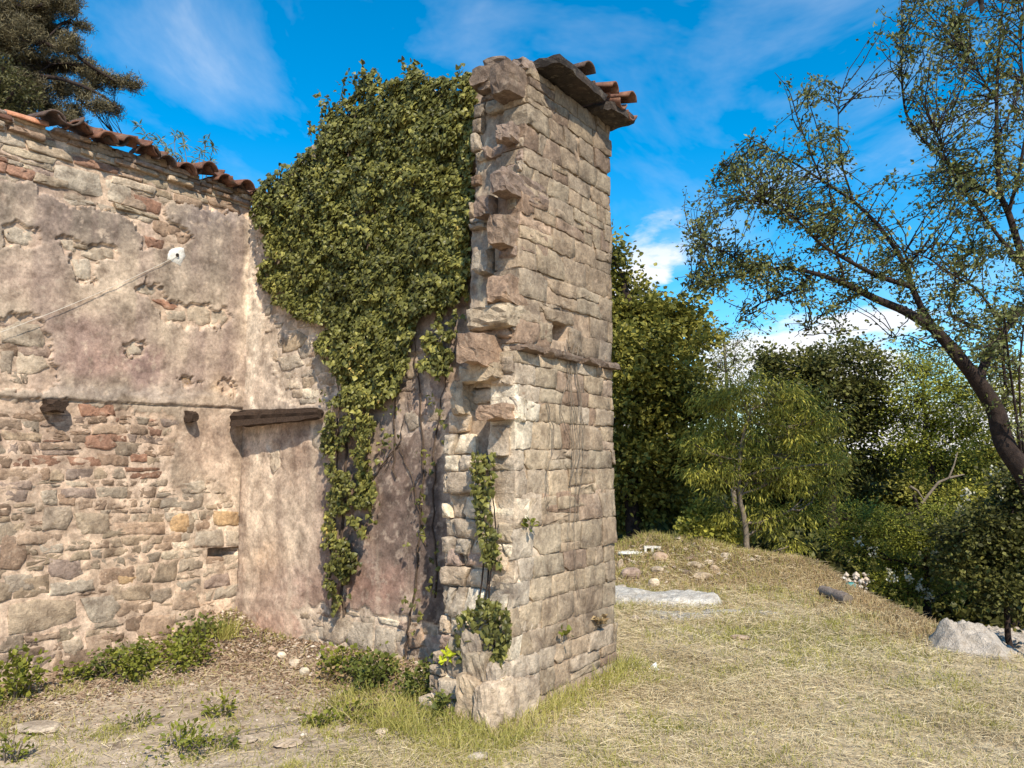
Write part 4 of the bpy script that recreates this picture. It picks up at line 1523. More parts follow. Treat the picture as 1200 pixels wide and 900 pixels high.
def pxr(px, py, w):
    y = on_ground(px, py)[1]
    return w / 2 * y / 900


for (px_, py_, w, h, n, sz, mt, tem, nm, lab, cat) in (
        (20, 822, 70, 72, 420, .040, M_WEED, 'broad', 'bush', 'low leafy bush at the foot of the stone wall at the far left edge', 'bush'),
        (84, 800, 38, 26, 130, .038, M_WEED, 'broad', 'weed', 'small bright green weed between the two bushy clumps below the stone wall', 'weed'),
        (142, 790, 60, 46, 400, .035, M_WEEDD, 'broad', 'weed', 'darker green clump at the lower end of the rubble bank', 'weed'),
        (178, 792, 80, 52, 620, .036, M_WEED, 'broad', 'weed', 'broad leafy clump in the middle of the rubble bank', 'weed'),
        (215, 778, 80, 46, 620, .034, M_WEED, 'broad', 'weed', 'leafy clump on the rubble bank below the small dark wall hole', 'weed'),
        (240, 752, 60, 36, 260, .040, M_WEEDD, 'broad', 'weed', 'darker green clump close to the wall at the top of the rubble bank', 'weed'),
        (264, 836, 40, 34, 110, .045, M_WEED, 'oval', 'seedling', 'single bright green seedling with feathery leaves on the bare earth', 'seedling'),
        (210, 884, 70, 48, 190, .040, M_WEED, 'oval', 'weed', 'tall yellow green weed at the bottom of the bare earth', 'weed'),
        (158, 852, 44, 24, 80, .034, M_WEED, 'oval', 'weed', 'sparse little weed on the bare earth below the bank', 'weed'),
        (250, 884, 60, 32, 130, .034, M_WEED, 'oval', 'weed', 'feathery weed beside the tall yellow green one', 'weed'),
        (36, 850, 36, 30, 70, .032, M_DRYWEED, 'oval', 'weed', 'withered reddish weed on the bare earth near the left edge', 'weed'),
        (12, 892, 40, 50, 110, .036, M_WEED, 'oval', 'weed', 'weed cut by the lower left corner of the picture', 'weed'),
        (400, 790, 50, 40, 380, .035, M_WEED, 'broad', 'weed', 'bright nettle clump against the foot of the pale plaster', 'weed'),
        (380, 800, 40, 26, 120, .04, M_DRYWEED, 'broad', 'weed', 'reddish withered clump left of the bright nettles', 'weed'),
        (440, 802, 80, 44, 620, .035, M_WEEDD, 'broad', 'weed', 'wide dark green clump under the hanging ivy strand', 'weed'),
        (500, 812, 70, 44, 480, .034, M_WEEDD, 'ivy', 'weed', 'ground ivy clump in the dark corner left of the pillar', 'weed'),
        (520, 836, 70, 30, 200, .040, M_WEEDD, 'ivy', 'weed', 'low ivy clump in front of the foot of the pillar', 'weed'),
        (420, 840, 60, 18, 130, .036, M_WEED, 'broad', 'weed', 'low bright patch of leaves behind the grey board', 'weed'),
        (372, 848, 40, 18, 90, .034, M_WEED, 'broad', 'weed', 'small leafy patch left of the grey board', 'weed'),
        (596, 832, 30, 44, 90, .040, M_WEEDD, 'ivy', 'weed', 'upright weed in the notch at the near foot of the pillar', 'weed'),
        (615, 795, 24, 30, 40, .036, M_WEED, 'broad', 'weed', 'little weed against the sunlit pillar face near its foot', 'weed'),
        (690, 770, 24, 66, 80, .055, M_GRASS, 'lance', 'tall_grass', 'tall grass tuft leaning on the far foot of the pillar', 'grass tuft')):
    b = gpt(px_, py_)
    r = pxr(px_, py_, w)
    plant(nm, lab, cat, b, r, h * b[1] / 900 * .72, n, sz, mt, tem, stems=9)
for (px_, py_, n, lab) in ((616, 617, 26, 'small green sprig growing out of the sunlit pillar face'), (655, 745, 22, 'sprig in a joint low on the sunlit pillar face'), (697, 730, 30, 'pale hanging tuft on the far lower corner of the pillar')):
    u_, v_ = RF.p(px_, py_)
    plant('sprig', lab, 'sprig', RF.w(u_, v_, .02), .06, .06, n, .045, M_WEED if px_ < 690 else M_DRYWEED, 'broad', stems=4)
b = PIL.w(*PIL.p(536, 772), .12)
plant('sprig', 'vivid yellow green leaves beside the dark edge of the pillar', 'sprig', b, .05, .10, 16, .055, leaf_mat('vivid_leaf', [(0, (.36, .42, .02)), (1, (.62, .66, .05))], trans=.3), 'broad', stems=3)
b = gpt(262, 748)
o = empty('grass_tuft', tuple(b), 'tuft of long grass standing at the top of the rubble bank in the corner', 'grass tuft')
n = 150
P = b + rng.normal(size=(n, 3)) * (.06, .06, .0)
V, F = leaf_cloud(P, rng.normal(size=(n, 3)) * .38 + (0, 0, 1), rng.normal(size=(n, 3)) + (0, -1, 0), rng.uniform(.15, .32, n), 'blade', W=.007, bend=.25)
mesh_obj('blades', V, F, M_GRASS, o, smooth=False, kind='stuff')


# ------------------------------------------------------------------ ground cover
def scatter(n, x0, x1, y0, y1, power=1.6):
    """denser near the viewer"""
    yy = y0 * (y1 / y0) ** rng.random(n)
    xx = rng.uniform(x0, x1, n) * 1.0
    return xx, yy


def outside_masonry(x, y, m=.03):
    a = (x - OX) * DX + (y - OY) * DY
    b = (x - OX) * NX + (y - OY) * NY
    return ~(((a > -.25 - m) & (b > -.66 - m) & (b < m) & (a < A_FAR + m)) | ((b < B_L + m) & (a < 1.2)) | ((a > A_I - m) & (a < A_I + .7) & (b < -.3)))


def in_view(x, y, z, m=40):
    px, py = proj(np.stack([x, y, z], -1))
    return (px > -m) & (px < 1200 + m) & (py < 900 + m * 2) & (y > .5)


# hay, lying
n = 330000
yy = 3.7 * (14 / 3.7) ** rng.random(n)
xx = (rng.random(n) * 1.5 - .72) * yy * 1.0
keep = outside_masonry(xx, yy) & (rng.random(n) > inside(xx, yy) * .90) & (rng.random(n) > green_patch(xx, yy) * .45)
keep &= rng.random(n) < .35 + .65 * sstep(.35, .6, fbm(xx * 1.3, yy * 1.3, 401))
dd = np.maximum(xx - 5.0, 0) * (yy > 7)
keep &= rng.random(n) > dd * .5
xx, yy = xx[keep], yy[keep]
zz = ground_z(xx, yy)
k = in_view(xx, yy, zz)
xx, yy, zz = xx[k], yy[k], zz[k]
m = len(xx)
sc_ = (yy / 5.0) ** .75
P = np.stack([xx, yy, zz + .004 + .028 * rng.random(m) * sc_ * (0.4 + 1.2 * fbm(xx * 3, yy * 3, 411))], -1)
az = rng.uniform(0, 2 * math.pi, m) * .85 + fbm(xx * 1.7, yy * 1.7, 405) * 8
T = np.stack([np.cos(az), np.sin(az), rng.normal(size=m) * .22 + .05], -1)
V, F = leaf_cloud(P, T, np.array((0, 0, 1.0)) + rng.normal(size=P.shape) * .35, rng.uniform(.04, .15, m) * sc_, 'blade', W=.0036 * sc_, bend=.18)
print('hay', m)
tag(mesh_obj('dry_grass', V, F, M_HAY, smooth=False), 'pale cut hay lying over the whole field', kind='stuff')

# grass, standing
n = 340000
yy = 3.7 * (14 / 3.7) ** rng.random(n)
xx = (rng.random(n) * 1.5 - .72) * yy
gpv = green_patch(xx, yy)
tuft = sstep(.46, .70, fbm(xx * 5.5, yy * 5.5, 421, 2))
dens = np.clip(gpv * 1.1 + .14, 0, 1) * (.25 + .9 * tuft)
a = (xx - OX) * DX + (yy - OY) * DY
bq = (xx - OX) * NX + (yy - OY) * NY
foot = np.exp(-(np.maximum(np.maximum(bq, -bq - .7), 0) / .28) ** 2) * (a > -.7) * (a < 1.6)
foot2 = np.exp(-((a + .35) / .3) ** 2) * (bq > -1.3) * (bq < .3)
dens = np.clip(np.maximum(dens, np.maximum(foot, foot2) * .8), 0, 1)
ii = inside(xx, yy)
dens = dens * (1 - ii * .72 * (1 - gpv) * (1 - np.clip(sstep(5.0, 4.2, yy) * .5, 0, 1)))
mound = np.exp(-(((xx - 2.6) / 1.7) ** 2 + ((yy - 11.7) / 1.1) ** 2))
dens = np.maximum(dens, mound * .9)
keep = outside_masonry(xx, yy) & (rng.random(n) < dens)
xx, yy, foot, mound_ = xx[keep], yy[keep], np.maximum(foot, foot2)[keep], mound[keep]
zz = ground_z(xx, yy)
k = in_view(xx, yy, zz)
xx, yy, zz, foot, mound_ = xx[k], yy[k], zz[k], foot[k], mound_[k]
m = len(xx)
sc_ = (yy / 5.0) ** .7
P = np.stack([xx, yy, zz - .005], -1)
V, F = leaf_cloud(P, rng.normal(size=(m, 3)) * .5 + (0, 0, 1), rng.normal(size=(m, 3)) + (0, -1.5, 0), rng.uniform(.03, .09, m) * sc_ * (1 + 1.4 * foot + .5 * mound_) * (.7 + .8 * fbm(xx * 2.5, yy * 2.5, 431)), 'blade', W=.0045 * sc_, bend=.3)
print('grass', m)
tag(mesh_obj('grass', V, F, M_GRASS, smooth=False), 'short yellow green grass in tufts among the hay', kind='stuff')

# dry stalks on the bank edge and the mound
n = 26000
xx = np.concatenate([rng.normal(2.7, 1.5, n // 2), 4.5 + rng.normal(0, .45, n // 2)])
yy = np.concatenate([rng.normal(11.6, .8, n // 2), rng.uniform(7.2, 12, n // 2)])
k = outside_masonry(xx, yy)
xx, yy = xx[k], yy[k]
m = len(xx)
P = np.stack([xx, yy, ground_z(xx, yy) - .01], -1)
V, F = leaf_cloud(P, rng.normal(size=(m, 3)) * .45 + (0, 0, 1), rng.normal(size=(m, 3)) + (0, -1.5, 0), rng.uniform(.06, .22, m), 'blade', W=.009, bend=.35)
tag(mesh_obj('dry_stalks', V, F, M_DRYWEED, smooth=False), 'brown dry stalks on the mound and along the edge of the field', kind='stuff')

# leaf litter and chips near the walls
n = 22000
aa_ = np.concatenate([rng.uniform(-2.2, .35, n // 2), A_I - np.abs(rng.normal(0, .5, n // 2))])
bb_ = np.concatenate([B_L + np.abs(rng.normal(0, .55, n // 2)), rng.uniform(B_L, -.6, n // 2)])
xx, yy = OX + DX * aa_ + NX * bb_, OY + DY * aa_ + NY * bb_
P = np.stack([xx, yy, ground_z(xx, yy) + .006], -1)
V, F = leaf_cloud(P, rng.normal(size=(n, 3)) * (1, 1, .3), np.array((0, 0, 1.0)) + rng.normal(size=P.shape) * .5, rng.uniform(.012, .04, n), 'oval', W=rng.uniform(.03, .05, n))
tag(mesh_obj('leaf_litter', V, F, M_LITTER, smooth=False), 'brown leaf litter gathered along the foot of the walls', kind='stuff')

OCT = np.array([(1, 0, 0), (-1, 0, 0), (0, 1, 0), (0, -1, 0), (0, 0, 1), (0, 0, -1), (.62, .62, .35), (-.62, .6, .3), (-.6, -.62, .35), (.6, -.6, .3)], float)
OCF = np.array([(0, 6, 4), (6, 2, 4), (2, 7, 4), (7, 1, 4), (1, 8, 4), (8, 3, 4), (3, 9, 4), (9, 0, 4), (0, 5, 6), (6, 5, 2), (2, 5, 7), (7, 5, 1), (1, 5, 8), (8, 5, 3), (3, 5, 9), (9, 5, 0)])


def pebbles(name, label, x, y, size, mat, flat=.55, extra=0.0):
    n = len(x)
    S = size[:, None] * rng.uniform(.6, 1.3, (n, 3)) * (1, 1, flat)
    V = OCT[None] * S[:, None] * rng.uniform(.8, 1.2, (n, 10, 1))
    an = rng.uniform(0, 6.28, n)
    c, s_ = np.cos(an)[:, None], np.sin(an)[:, None]
    X = V[..., 0] * c - V[..., 1] * s_
    Y = V[..., 0] * s_ + V[..., 1] * c
    Z = V[..., 2] + X * rng.normal(0, .3, (n, 1))
    W = np.stack([X + x[:, None], Y + y[:, None], Z + ground_z(x, y)[:, None] + S[:, 2:] * .3 + extra], -1)
    F = OCF[None] + (np.arange(n) * 10)[:, None, None]
    return tag(mesh_obj(name, W.reshape(-1, 3), F.reshape(-1, 3), mat, smooth=False), label, kind='stuff')


M_CHIP = leaf_mat('stone_chip', [(0.0, (0.26, 0.19, 0.14)), (0.5, (0.46, 0.37, 0.29)), (1.0, (0.68, 0.58, 0.48))], 0.95, 0.0, 3)
n = 2600
ca = np.where(rng.random(n) < .5, A_I - np.abs(rng.normal(0, .30, n)), rng.uniform(-2.6, .35, n))
cb = np.where(rng.random(n) < .55, B_L + np.abs(rng.normal(0, .38, n)), rng.uniform(B_L, -.7, n))
pebbles('stone_chips', 'small stone chips scattered on the bank and the bare earth', OX + DX * ca + NX * cb, OY + DY * ca + NY * cb, .006 + .018 * rng.random(n) ** 3, M_CHIP)
n = 7000
yy = 3.7 * (7 / 3.7) ** rng.random(n)
xx = (rng.random(n) * .95 - .72) * yy
k = outside_masonry(xx, yy) & (rng.random(n) < inside(xx, yy) + .05)
pebbles('gravel', 'fine gravel on the bare earth inside the ruin', xx[k], yy[k], .003 + .009 * rng.random(k.sum()) ** 3, M_CHIP)


n = 420
pebbles('rubble', 'broken rubble littering the mound behind the pillar', rng.normal(2.2, .75, n), 11.35 + rng.normal(0, .35, n), .012 + .05 * rng.random(n) ** 2.5, M_CHIP)

# ------------------------------------------------------------------ loose stones and scraps
def boulder(name, label, cat, px_, py_, w, h, color, group=None, parent=None, mat=None, depth=None, seed=0, lay=.7):
    """a loose stone whose foot is seen at a picture point; w, h in picture points"""
    b = gpt(px_, py_)
    k = b[1] / 900
    W_, H_ = w * k, h * k * 1.05
    R = np.random.default_rng(seed + int(px_))
    d = rnd_unit(1)
    n1, n2_ = 7, 12
    V = []
    planes = norm(R.normal(size=(7, 3)) * (1, 1, .7))
    lim = R.uniform(.62, .9, 7)
    for i in range(n1 + 1):
        th = math.pi * i / n1
        for j in range(n2_):
            ph = 2 * math.pi * j / n2_
            v_ = np.array((math.sin(th) * math.cos(ph), math.sin(th) * math.sin(ph), math.cos(th)))
            rr = 1.0
            for pl, li in zip(planes, lim):
                dp = v_ @ pl
                if dp * rr > li:
                    rr = li / dp
            V.append(v_ * rr * (1 + R.normal() * .025))
    V = np.array(V)
    V = V / (np.ptp(V, axis=0) / 2)
    V = V * (W_ / 2, W_ * lay / 2, H_ / 2) + b + (0, W_ * lay * .3, H_ * .40)
    idx_ = np.arange((n1 + 1) * n2_).reshape(n1 + 1, n2_)
    q = np.stack([idx_[:-1], idx_[1:], np.roll(idx_, -1, 1)[1:], np.roll(idx_, -1, 1)[:-1]], -1).reshape(-1, 4)
    o = mesh_obj(name, V, q, mat or M_STONE, parent, smooth=False, base=True)
    o.color = color
    return tag(o, label, cat, group)


GM = 'stones on the mound behind the pillar'
for (px_, py_, w, h, cn, lab) in (
        (741, 680, 24, 15, 'mauve', 'large grey brown stone low on the left of the mound'), (773, 661, 22, 14, 'pink', 'pinkish stone just below the white hollow block'),
        (767, 690, 14, 12, 'cream', 'white angular stone standing at the foot of the mound'), (771, 672, 16, 8, 'pale', 'pale stone leaning below the pinkish one'),
        (815, 668, 24, 9, 'buff', 'flat buff slab in the middle of the mound'), (812, 658, 18, 6, 'brown', 'brown slab on top of the flat buff slab'),
        (831, 663, 14, 7, 'pale', 'small pale stone with a dark shadow right of the slabs'), (839, 674, 13, 12, 'tan', 'upright tan stone at the right of the slabs'),
        (851, 655, 15, 7, 'lgrey', 'long pale stone tilted near the thin tree trunk'), (729, 691, 12, 6, 'lgrey', 'small grey stone next to the pillar at the end of the lime'),
        (826, 680, 24, 9, 'buff', 'broken buff slab lowest in the middle of the mound'), (727, 668, 8, 14, 'pale', 'narrow upright stone half hidden by the pillar'),
        (806, 674, 12, 6, 'dark', 'dark stone in the hollow under the slabs')):
    boulder('stone', lab, 'stone', px_, py_, w, h, shade(PAL[cn], .06), GM)
for (px_, py_, w, h, cn, lab) in (
        (745, 729, 13, 7, 'lgrey', 'rounded grey stone in the grass below the white lime strip'), (757, 728, 8, 5, 'lgrey', 'smaller grey stone next to the rounded one below the lime'),
        (868, 751, 22, 6, 'pink', 'pinkish stone lying in the hay in the middle of the field'), (905, 772, 9, 5, 'tan', 'tiny tan stone in the hay near the green patch'),
        (968, 802, 8, 4, 'tan', 'small stone alone in the open hay'), (884, 700, 10, 4, 'tan', 'small stone in the hay behind the lime'),
        (38, 862, 60, 10, 'lgrey', 'wide flat pale stone sunk in the bare earth at left'), (330, 772, 12, 8, 'cream', 'pale rubble stone in the inner corner'),
        (345, 782, 14, 9, 'pale', 'bigger pale rubble stone near the inner corner'), (318, 764, 9, 6, 'pink', 'pink rubble stone high in the inner corner'),
        (356, 792, 12, 9, 'cream', 'white rubble stone at the foot of the pale masonry'), (300, 766, 9, 5, 'pink', 'reddish chip on the bank near the corner'),
        (285, 872, 30, 5, 'lgrey', 'flat grey stone beside the long stick'), (335, 876, 34, 6, 'pale', 'flat pale stone beyond the long stick'),
        (447, 862, 16, 7, 'pale', 'pale stone in the weeds below the grey board'), (560, 893, 26, 8, 'lgrey', 'grey stone in the grass at the bottom edge')):
    boulder('stone', lab, 'stone', px_, py_, w, h, shade(PAL[cn], .06), 'loose stones lying on the ground')

# white hollow block and slab on the mound
b = gpt(765, 650)
k = b[1] / 900
bl = empty('hollow_block', tuple(b), 'white hollow building block on top of the mound', 'block')
Wd, Hd, Dd = 19 * k, 9 * k, .18
for dx0, dx1, dz0, dz1, dy in ((-.5, .5, .0, .22, 0), (-.5, .5, .78, 1, 0), (-.5, -.36, .22, .78, 0), (-.08, .06, .22, .78, 0), (.36, .5, .22, .78, 0), (-.36, .36, .22, .78, .5)):
    mbb = MB()
    x0_, x1_, z0_, z1_ = b[0] + dx0 * Wd, b[0] + dx1 * Wd, b[2] + dz0 * Hd, b[2] + dz1 * Hd
    y0_, y1_ = b[1] + dy * Dd, b[1] + Dd
    vv = np.array([(x, y, z) for x in (x0_, x1_) for y in (y0_, y1_) for z in (z0_, z1_)])
    mbb.add(vv, np.array([(0, 1, 3, 2), (4, 6, 7, 5), (0, 4, 5, 1), (2, 3, 7, 6), (0, 2, 6, 4), (1, 5, 7, 3)]))
    mbb.build('block_web', M_LIME, bl, smooth=False)
boulder('slab', 'flat white slab beside the hollow block near the pillar', 'slab', 741, 652, 30, 6, (1, 1, 1, 1), mat=M_LIME)

# grey log at the edge of the field
b0, b1 = gpt(964, 698), gpt(994, 709)
lg = empty('log', tuple(b0), 'short grey log lying at the far edge of the field', 'log')
mb = MB()
pts = np.array([b0 * (1 - t) + b1 * t + np.array((0, 0, .06)) for t in np.linspace(0, 1, 9)])
mb.tube(pts, .062 + .02 * rng.random(9), 9)
mb.build('bark_cylinder', simple_mat('grey_log', (.16, .12, .10), (.30, .24, .20), 8, relief=.015), lg)
mb = MB()
for e, sgn in ((0, -1), (-1, 1)):
    c = pts[e]
    ax = norm(pts[-1] - pts[0]) * sgn * .004
    an = np.arange(12) * math.pi / 6
    s1 = norm(np.cross(ax, (0, 0, 1)))
    s2 = norm(np.cross(s1, ax))
    ring = c + ax + .066 * (np.cos(an)[:, None] * s1 + np.sin(an)[:, None] * s2)
    mb.add(np.vstack([ring, (c + ax * 2)[None]]), np.stack([np.arange(12), (np.arange(12) + 1) % 12, np.full(12, 12)], -1))
mb.build('cut_end', M_BARKL, lg)


def lump(name, label, cat, poly, height, mat, res=.04, seed=1, kind=None, rough=.35, edge=.12):
    """a low heap with a ragged outline given in picture points"""
    pts = [gpt(*q)[:2] for q in poly]
    xs, ys = [p[0] for p in pts], [p[1] for p in pts]
    X, Y = np.meshgrid(np.arange(min(xs) - .15, max(xs) + .15, res), np.arange(min(ys) - .3, max(ys) + .3, res))
    d = np.full(X.shape, 9.0)
    for i in range(len(pts)):
        p, q = np.array(pts[i]), np.array(pts[(i + 1) % len(pts)])
        e = q - p
        t = np.clip(((X - p[0]) * e[0] + (Y - p[1]) * e[1]) / (e @ e), 0, 1)
        d = np.minimum(d, np.hypot(X - p[0] - t * e[0], Y - p[1] - t * e[1]))
    sd = np.where(inpoly(X, Y, pts), d, -d) + .10 * (fbm(X * 5, Y * 5, seed) - .5)
    H = height * sstep(-.02, edge, sd) * (1 - rough + 2 * rough * fbm(X * 4, Y * 4, seed + 2)) + height * rough * .8 * (fbm(X * 14, Y * 14, seed + 5) - .5) * sstep(0, edge, sd)
    Z = ground_z(X, Y) + H - .02
    K = sd > -.05
    cell = K[:-1, :-1] & K[:-1, 1:] & K[1:, 1:] & K[1:, :-1]
    idx_ = np.arange(X.size).reshape(X.shape)
    q = np.stack([idx_[:-1, :-1], idx_[:-1, 1:], idx_[1:, 1:], idx_[1:, :-1]], -1)[cell]
    used = np.unique(q)
    rm = np.zeros(X.size, int)
    rm[used] = np.arange(len(used))
    V = np.stack([X, Y, Z], -1).reshape(-1, 3)[used]
    return tag(mesh_obj(name, V, rm[q], mat, base=True), label, cat, kind=kind)


lump('lime_strip', 'long white strip of crumbled lime on the grass right of the pillar', 'lime', [(700, 690), (716, 691), (740, 696), (770, 699), (800, 696), (835, 700), (850, 707), (838, 713), (800, 713), (765, 711), (735, 709), (700, 706)], .11, M_WHITE, seed=3)
lump('lime_patch', 'thinner whitish patch in front of the long lime strip', 'lime', [(742, 716), (790, 717), (850, 715), (905, 717), (940, 721), (900, 722), (850, 722), (805, 729), (770, 726)], .05, M_WHITE, seed=5)
lump('sand_heap', 'pale heap of sand and rubble at the right edge of the field', 'heap', [(1075, 752), (1105, 742), (1140, 744), (1170, 742), (1230, 745), (1240, 765), (1190, 776), (1120, 771), (1085, 764)], .23, M_SAND, seed=7, edge=.30, rough=.55, res=.022)

# grey board, sticks, stalk, scrap
b0, b1 = gpt(408, 838), gpt(447, 832)
timber_o = timber('board', None, b0 + (0, 0, .03), b1 + (0, 0, .035), .07, .022, 5, .9, 8)
tag(timber_o, 'weathered grey board lying in the weeds left of the pillar', 'board')
for (x0, y0, x1, y1, r, lab) in ((228, 876, 352, 850, .006, 'long bare stick on the ground at lower left'), (490, 842, 522, 866, .005, 'thin pale stick in the grass in front of the pillar'),
                                 (862, 760, 900, 772, .006, 'short stick in the hay near the pinkish stone'), (823, 766, 832, 778, .006, 'tiny twig in the middle of the field')):
    q0, q1 = gpt(x0, y0), gpt(x1, y1)
    ts = np.linspace(0, 1, 9)[:, None]
    pts = q0 * (1 - ts) + q1 * ts + rng.normal(size=(9, 3)) * .004 + (0, 0, .015)
    pts[:, 2] += .015 * np.sin(ts[:, 0] * 3)
    mb = MB()
    mb.tube(pts, np.linspace(r, r * .5, 9), 6)
    tag(mb.build('stick', M_BARKL), lab, 'stick')
q0 = gpt(578, 848)
mb = MB()
mb.tube([q0, q0 + (.03, 0, .14), q0 + (.06, .01, .27)], [.005, .004, .002], 5)
tag(mb.build('stalk', M_CORD), 'single pale dry stalk leaning by the foot of the pillar', 'stalk')
b = gpt(766, 786)
V = np.array([(-.06, 0, .01), (-.02, .02, .05), (.0, -.01, .03), (.03, .01, .09), (.05, -.02, .02), (.09, .0, .012), (.02, -.05, .01), (-.03, -.03, .02), (.0, .03, .05)]) * .7 + b
tag(mesh_obj('plastic_scrap', V, np.array([(0, 1, 2), (1, 3, 2), (2, 3, 4), (4, 5, 6), (2, 4, 6), (0, 2, 7), (7, 2, 6), (1, 8, 3)]), simple_mat('white_plastic', (.6, .64, .68), (.75, .78, .8), 20, rough=.4), smooth=False),
    'crumpled white plastic scrap in the hay right of the pillar', 'plastic scrap')


# ------------------------------------------------------------------ trees
def bez(p0, p1, sag=0.0, n=8, wig=0.0):
    t = np.linspace(0, 1, n)[:, None]
    p0, p1 = np.array(p0, float), np.array(p1, float)
    L = np.linalg.norm(p1 - p0)
    c = (p0 + p1) / 2 + np.array((0, 0, sag * L)) + rng.normal(size=3) * wig * L
    P = p0 * (1 - t) ** 2 + 2 * c * t * (1 - t) + p1 * t * t
    P[1:-1] += rng.normal(size=(n - 2, 3)) * wig * L * .15
    return P


def tree(name, label, trunk_px, Y, trunk_r, blobs, n_leaf, size, mat, tem='oval', bark=None, cat='tree', group=None, per=40, spread=.16, droop=0.0, flat=.8,
         squash=.8, dz=.25, bare=0.0, foot=None, seed=0):
    """trunk and crown: crown masses are given as picture point, radius in points, distance offset"""
    global rng
    keep_rng = rng
    rng = np.random.default_rng(1000 + seed)
    tp = [at_depth(x, y, Y) for x, y in trunk_px]
    if foot is not None or True:
        g0 = tp[0].copy()
        g0[2] = float(ground_z(g0[0], g0[1])) - .05
        if g0[2] < tp[0][2] - .05:
            tp = [g0] + tp
    tp = np.array(tp)
    o = empty(name, tuple(tp[0]), label, cat, group)
    tr = MB()
    tt = np.linspace(0, len(tp) - 1, 6 * (len(tp) - 1) + 1)
    pts = np.stack([np.interp(tt, np.arange(len(tp)), tp[:, i]) for i in range(3)], -1)
    pts[1:-1] += rng.normal(size=pts[1:-1].shape) * trunk_r * .12
    rad = np.linspace(trunk_r, trunk_r * .35, len(pts))
    tr.tube(pts, rad, 9)
    LP, LT, LN, LS = [], [], [], []
    vol = np.array([b[2] ** 2 * (b[4] if len(b) > 4 else 1) for b in blobs], float)
    vol /= vol.sum()
    for bl_, vf in zip(blobs, vol):
        dY = bl_[3] if len(bl_) > 3 else rng.uniform(-.5, .5)
        c = at_depth(bl_[0], bl_[1], Y + dY)
        R_ = bl_[2] / 900 * (Y + dY)
        # limb from the trunk to the mass
        dist = np.linalg.norm(pts - (c - (0, 0, R_ * .7)), axis=1) + np.maximum(pts[:, 2] - c[2], 0) * 2
        i0 = int(np.argmin(dist))
        limb = bez(pts[i0], c, -.06, 9, .10)
        tr.tube(limb, np.linspace(max(rad[i0] * .55, .012), .010, 9), 5)
        k = max(1, int(n_leaf * vf / per))
        u = rnd_unit(k)
        rr = R_ * rng.random(k)[:, None] ** .5 * np.where(rng.random((k, 1)) < .16, 1.4, 1.0)
        cc = c + u * rr * (1, 1, squash)
        for q in cc:
            j = rng.integers(4, 9)
            if rng.random() < .75:
                tr.tube(bez(limb[j], q, -.03, 5, .08), np.linspace(.008, .003, 5) * (Y / 12) ** .5, 3)
        n = int(per * rng.uniform(.8, 1.2))
        P = np.repeat(cc, n, 0)
        s_ = spread * (.6 + .8 * rng.random((len(cc), 1)))
        off = rng.normal(size=P.shape) * np.repeat(s_, n, 0) * (1, 1, .55)
        P = P + off
        outw = P - c
        LP.append(P)
        LT.append(norm(off) * .7 + norm(outw) * .3 + rng.normal(size=P.shape) * .4 - (0, 0, droop))
        LN.append(np.array((0, 0, 1.0)) * 1 + norm(outw) * .5 + rng.normal(size=P.shape) * flat)
        LS.append(size * rng.uniform(.6, 1.3, len(P)))
    tr.build('trunk', bark or M_BARK, o)
    V, F = leaf_cloud(np.concatenate(LP), np.concatenate(LT), np.concatenate(LN), np.concatenate(LS), tem)
    mesh_obj('crown', V, F, mat, o, smooth=False, kind='stuff')
    rng = keep_rng
    return o


tree('maple_tree', 'dense green broadleaf tree rising directly behind the right side of the pillar', [(742, 640), (740, 560), (748, 470), (742, 380), (728, 320)], 14.0, .16,
     [(714, 292, 20), (722, 335, 30), (712, 375, 40), (752, 372, 36), (790, 372, 30), (775, 410, 42), (815, 400, 24), (735, 420, 50), (800, 445, 40), (745, 475, 52), (795, 495, 46), (830, 470, 24),
      (735, 535, 50), (785, 545, 44), (738, 590, 38), (780, 590, 30), (830, 530, 28)], 42000, .085, M_MAPLE, 'broad', spread=.17, per=95, seed=1)
tree('birch_tree', 'thin silvery tree with sparse pale leaves between the dense tree and the dark one', [(862, 620), (858, 540), (852, 460), (848, 390)], 18.0, .08,
     [(846, 395, 18), (838, 425, 22), (862, 420, 20), (880, 445, 16), (850, 455, 26), (878, 470, 20), (842, 485, 22), (868, 400, 12)], 5200, .06, M_WILLOW, 'oval', bark=M_BARKL, spread=.22, per=16, seed=2)
tree('oak_tree', 'dark leafy tree in the distance with a ragged top below the white cloud', [(975, 640), (972, 560), (968, 500), (972, 440)], 18.5, .20,
     [(900, 415, 16), (908, 440, 26), (945, 425, 26), (985, 420, 26), (1015, 425, 18), (930, 455, 30), (975, 455, 34), (1020, 455, 26), (905, 480, 28), (955, 495, 36), (1005, 495, 34), (1036, 480, 20),
      (925, 530, 32), (980, 545, 36), (1030, 535, 26)], 30000, .085, M_DARKL, 'broad', spread=.21, per=90, seed=3)
tree('peach_tree', 'young peach tree with drooping narrow yellow green leaves on the mound', [(877, 668), (874, 620), (866, 575), (868, 520), (880, 480)], 11.9, .050,
     [(835, 470, 26), (868, 462, 26), (905, 465, 28), (940, 462, 24), (965, 490, 22), (840, 505, 32), (880, 508, 34), (925, 508, 34), (960, 530, 28), (835, 550, 32), (880, 555, 34), (925, 555, 32), (965, 572, 24),
      (850, 595, 26), (900, 605, 26), (940, 600, 22), (985, 545, 16), (812, 520, 16), (925, 640, 12)], 17000, .10, M_PEACH, 'lance', bark=M_BARKL, spread=.12, per=60, droop=.9, seed=4)
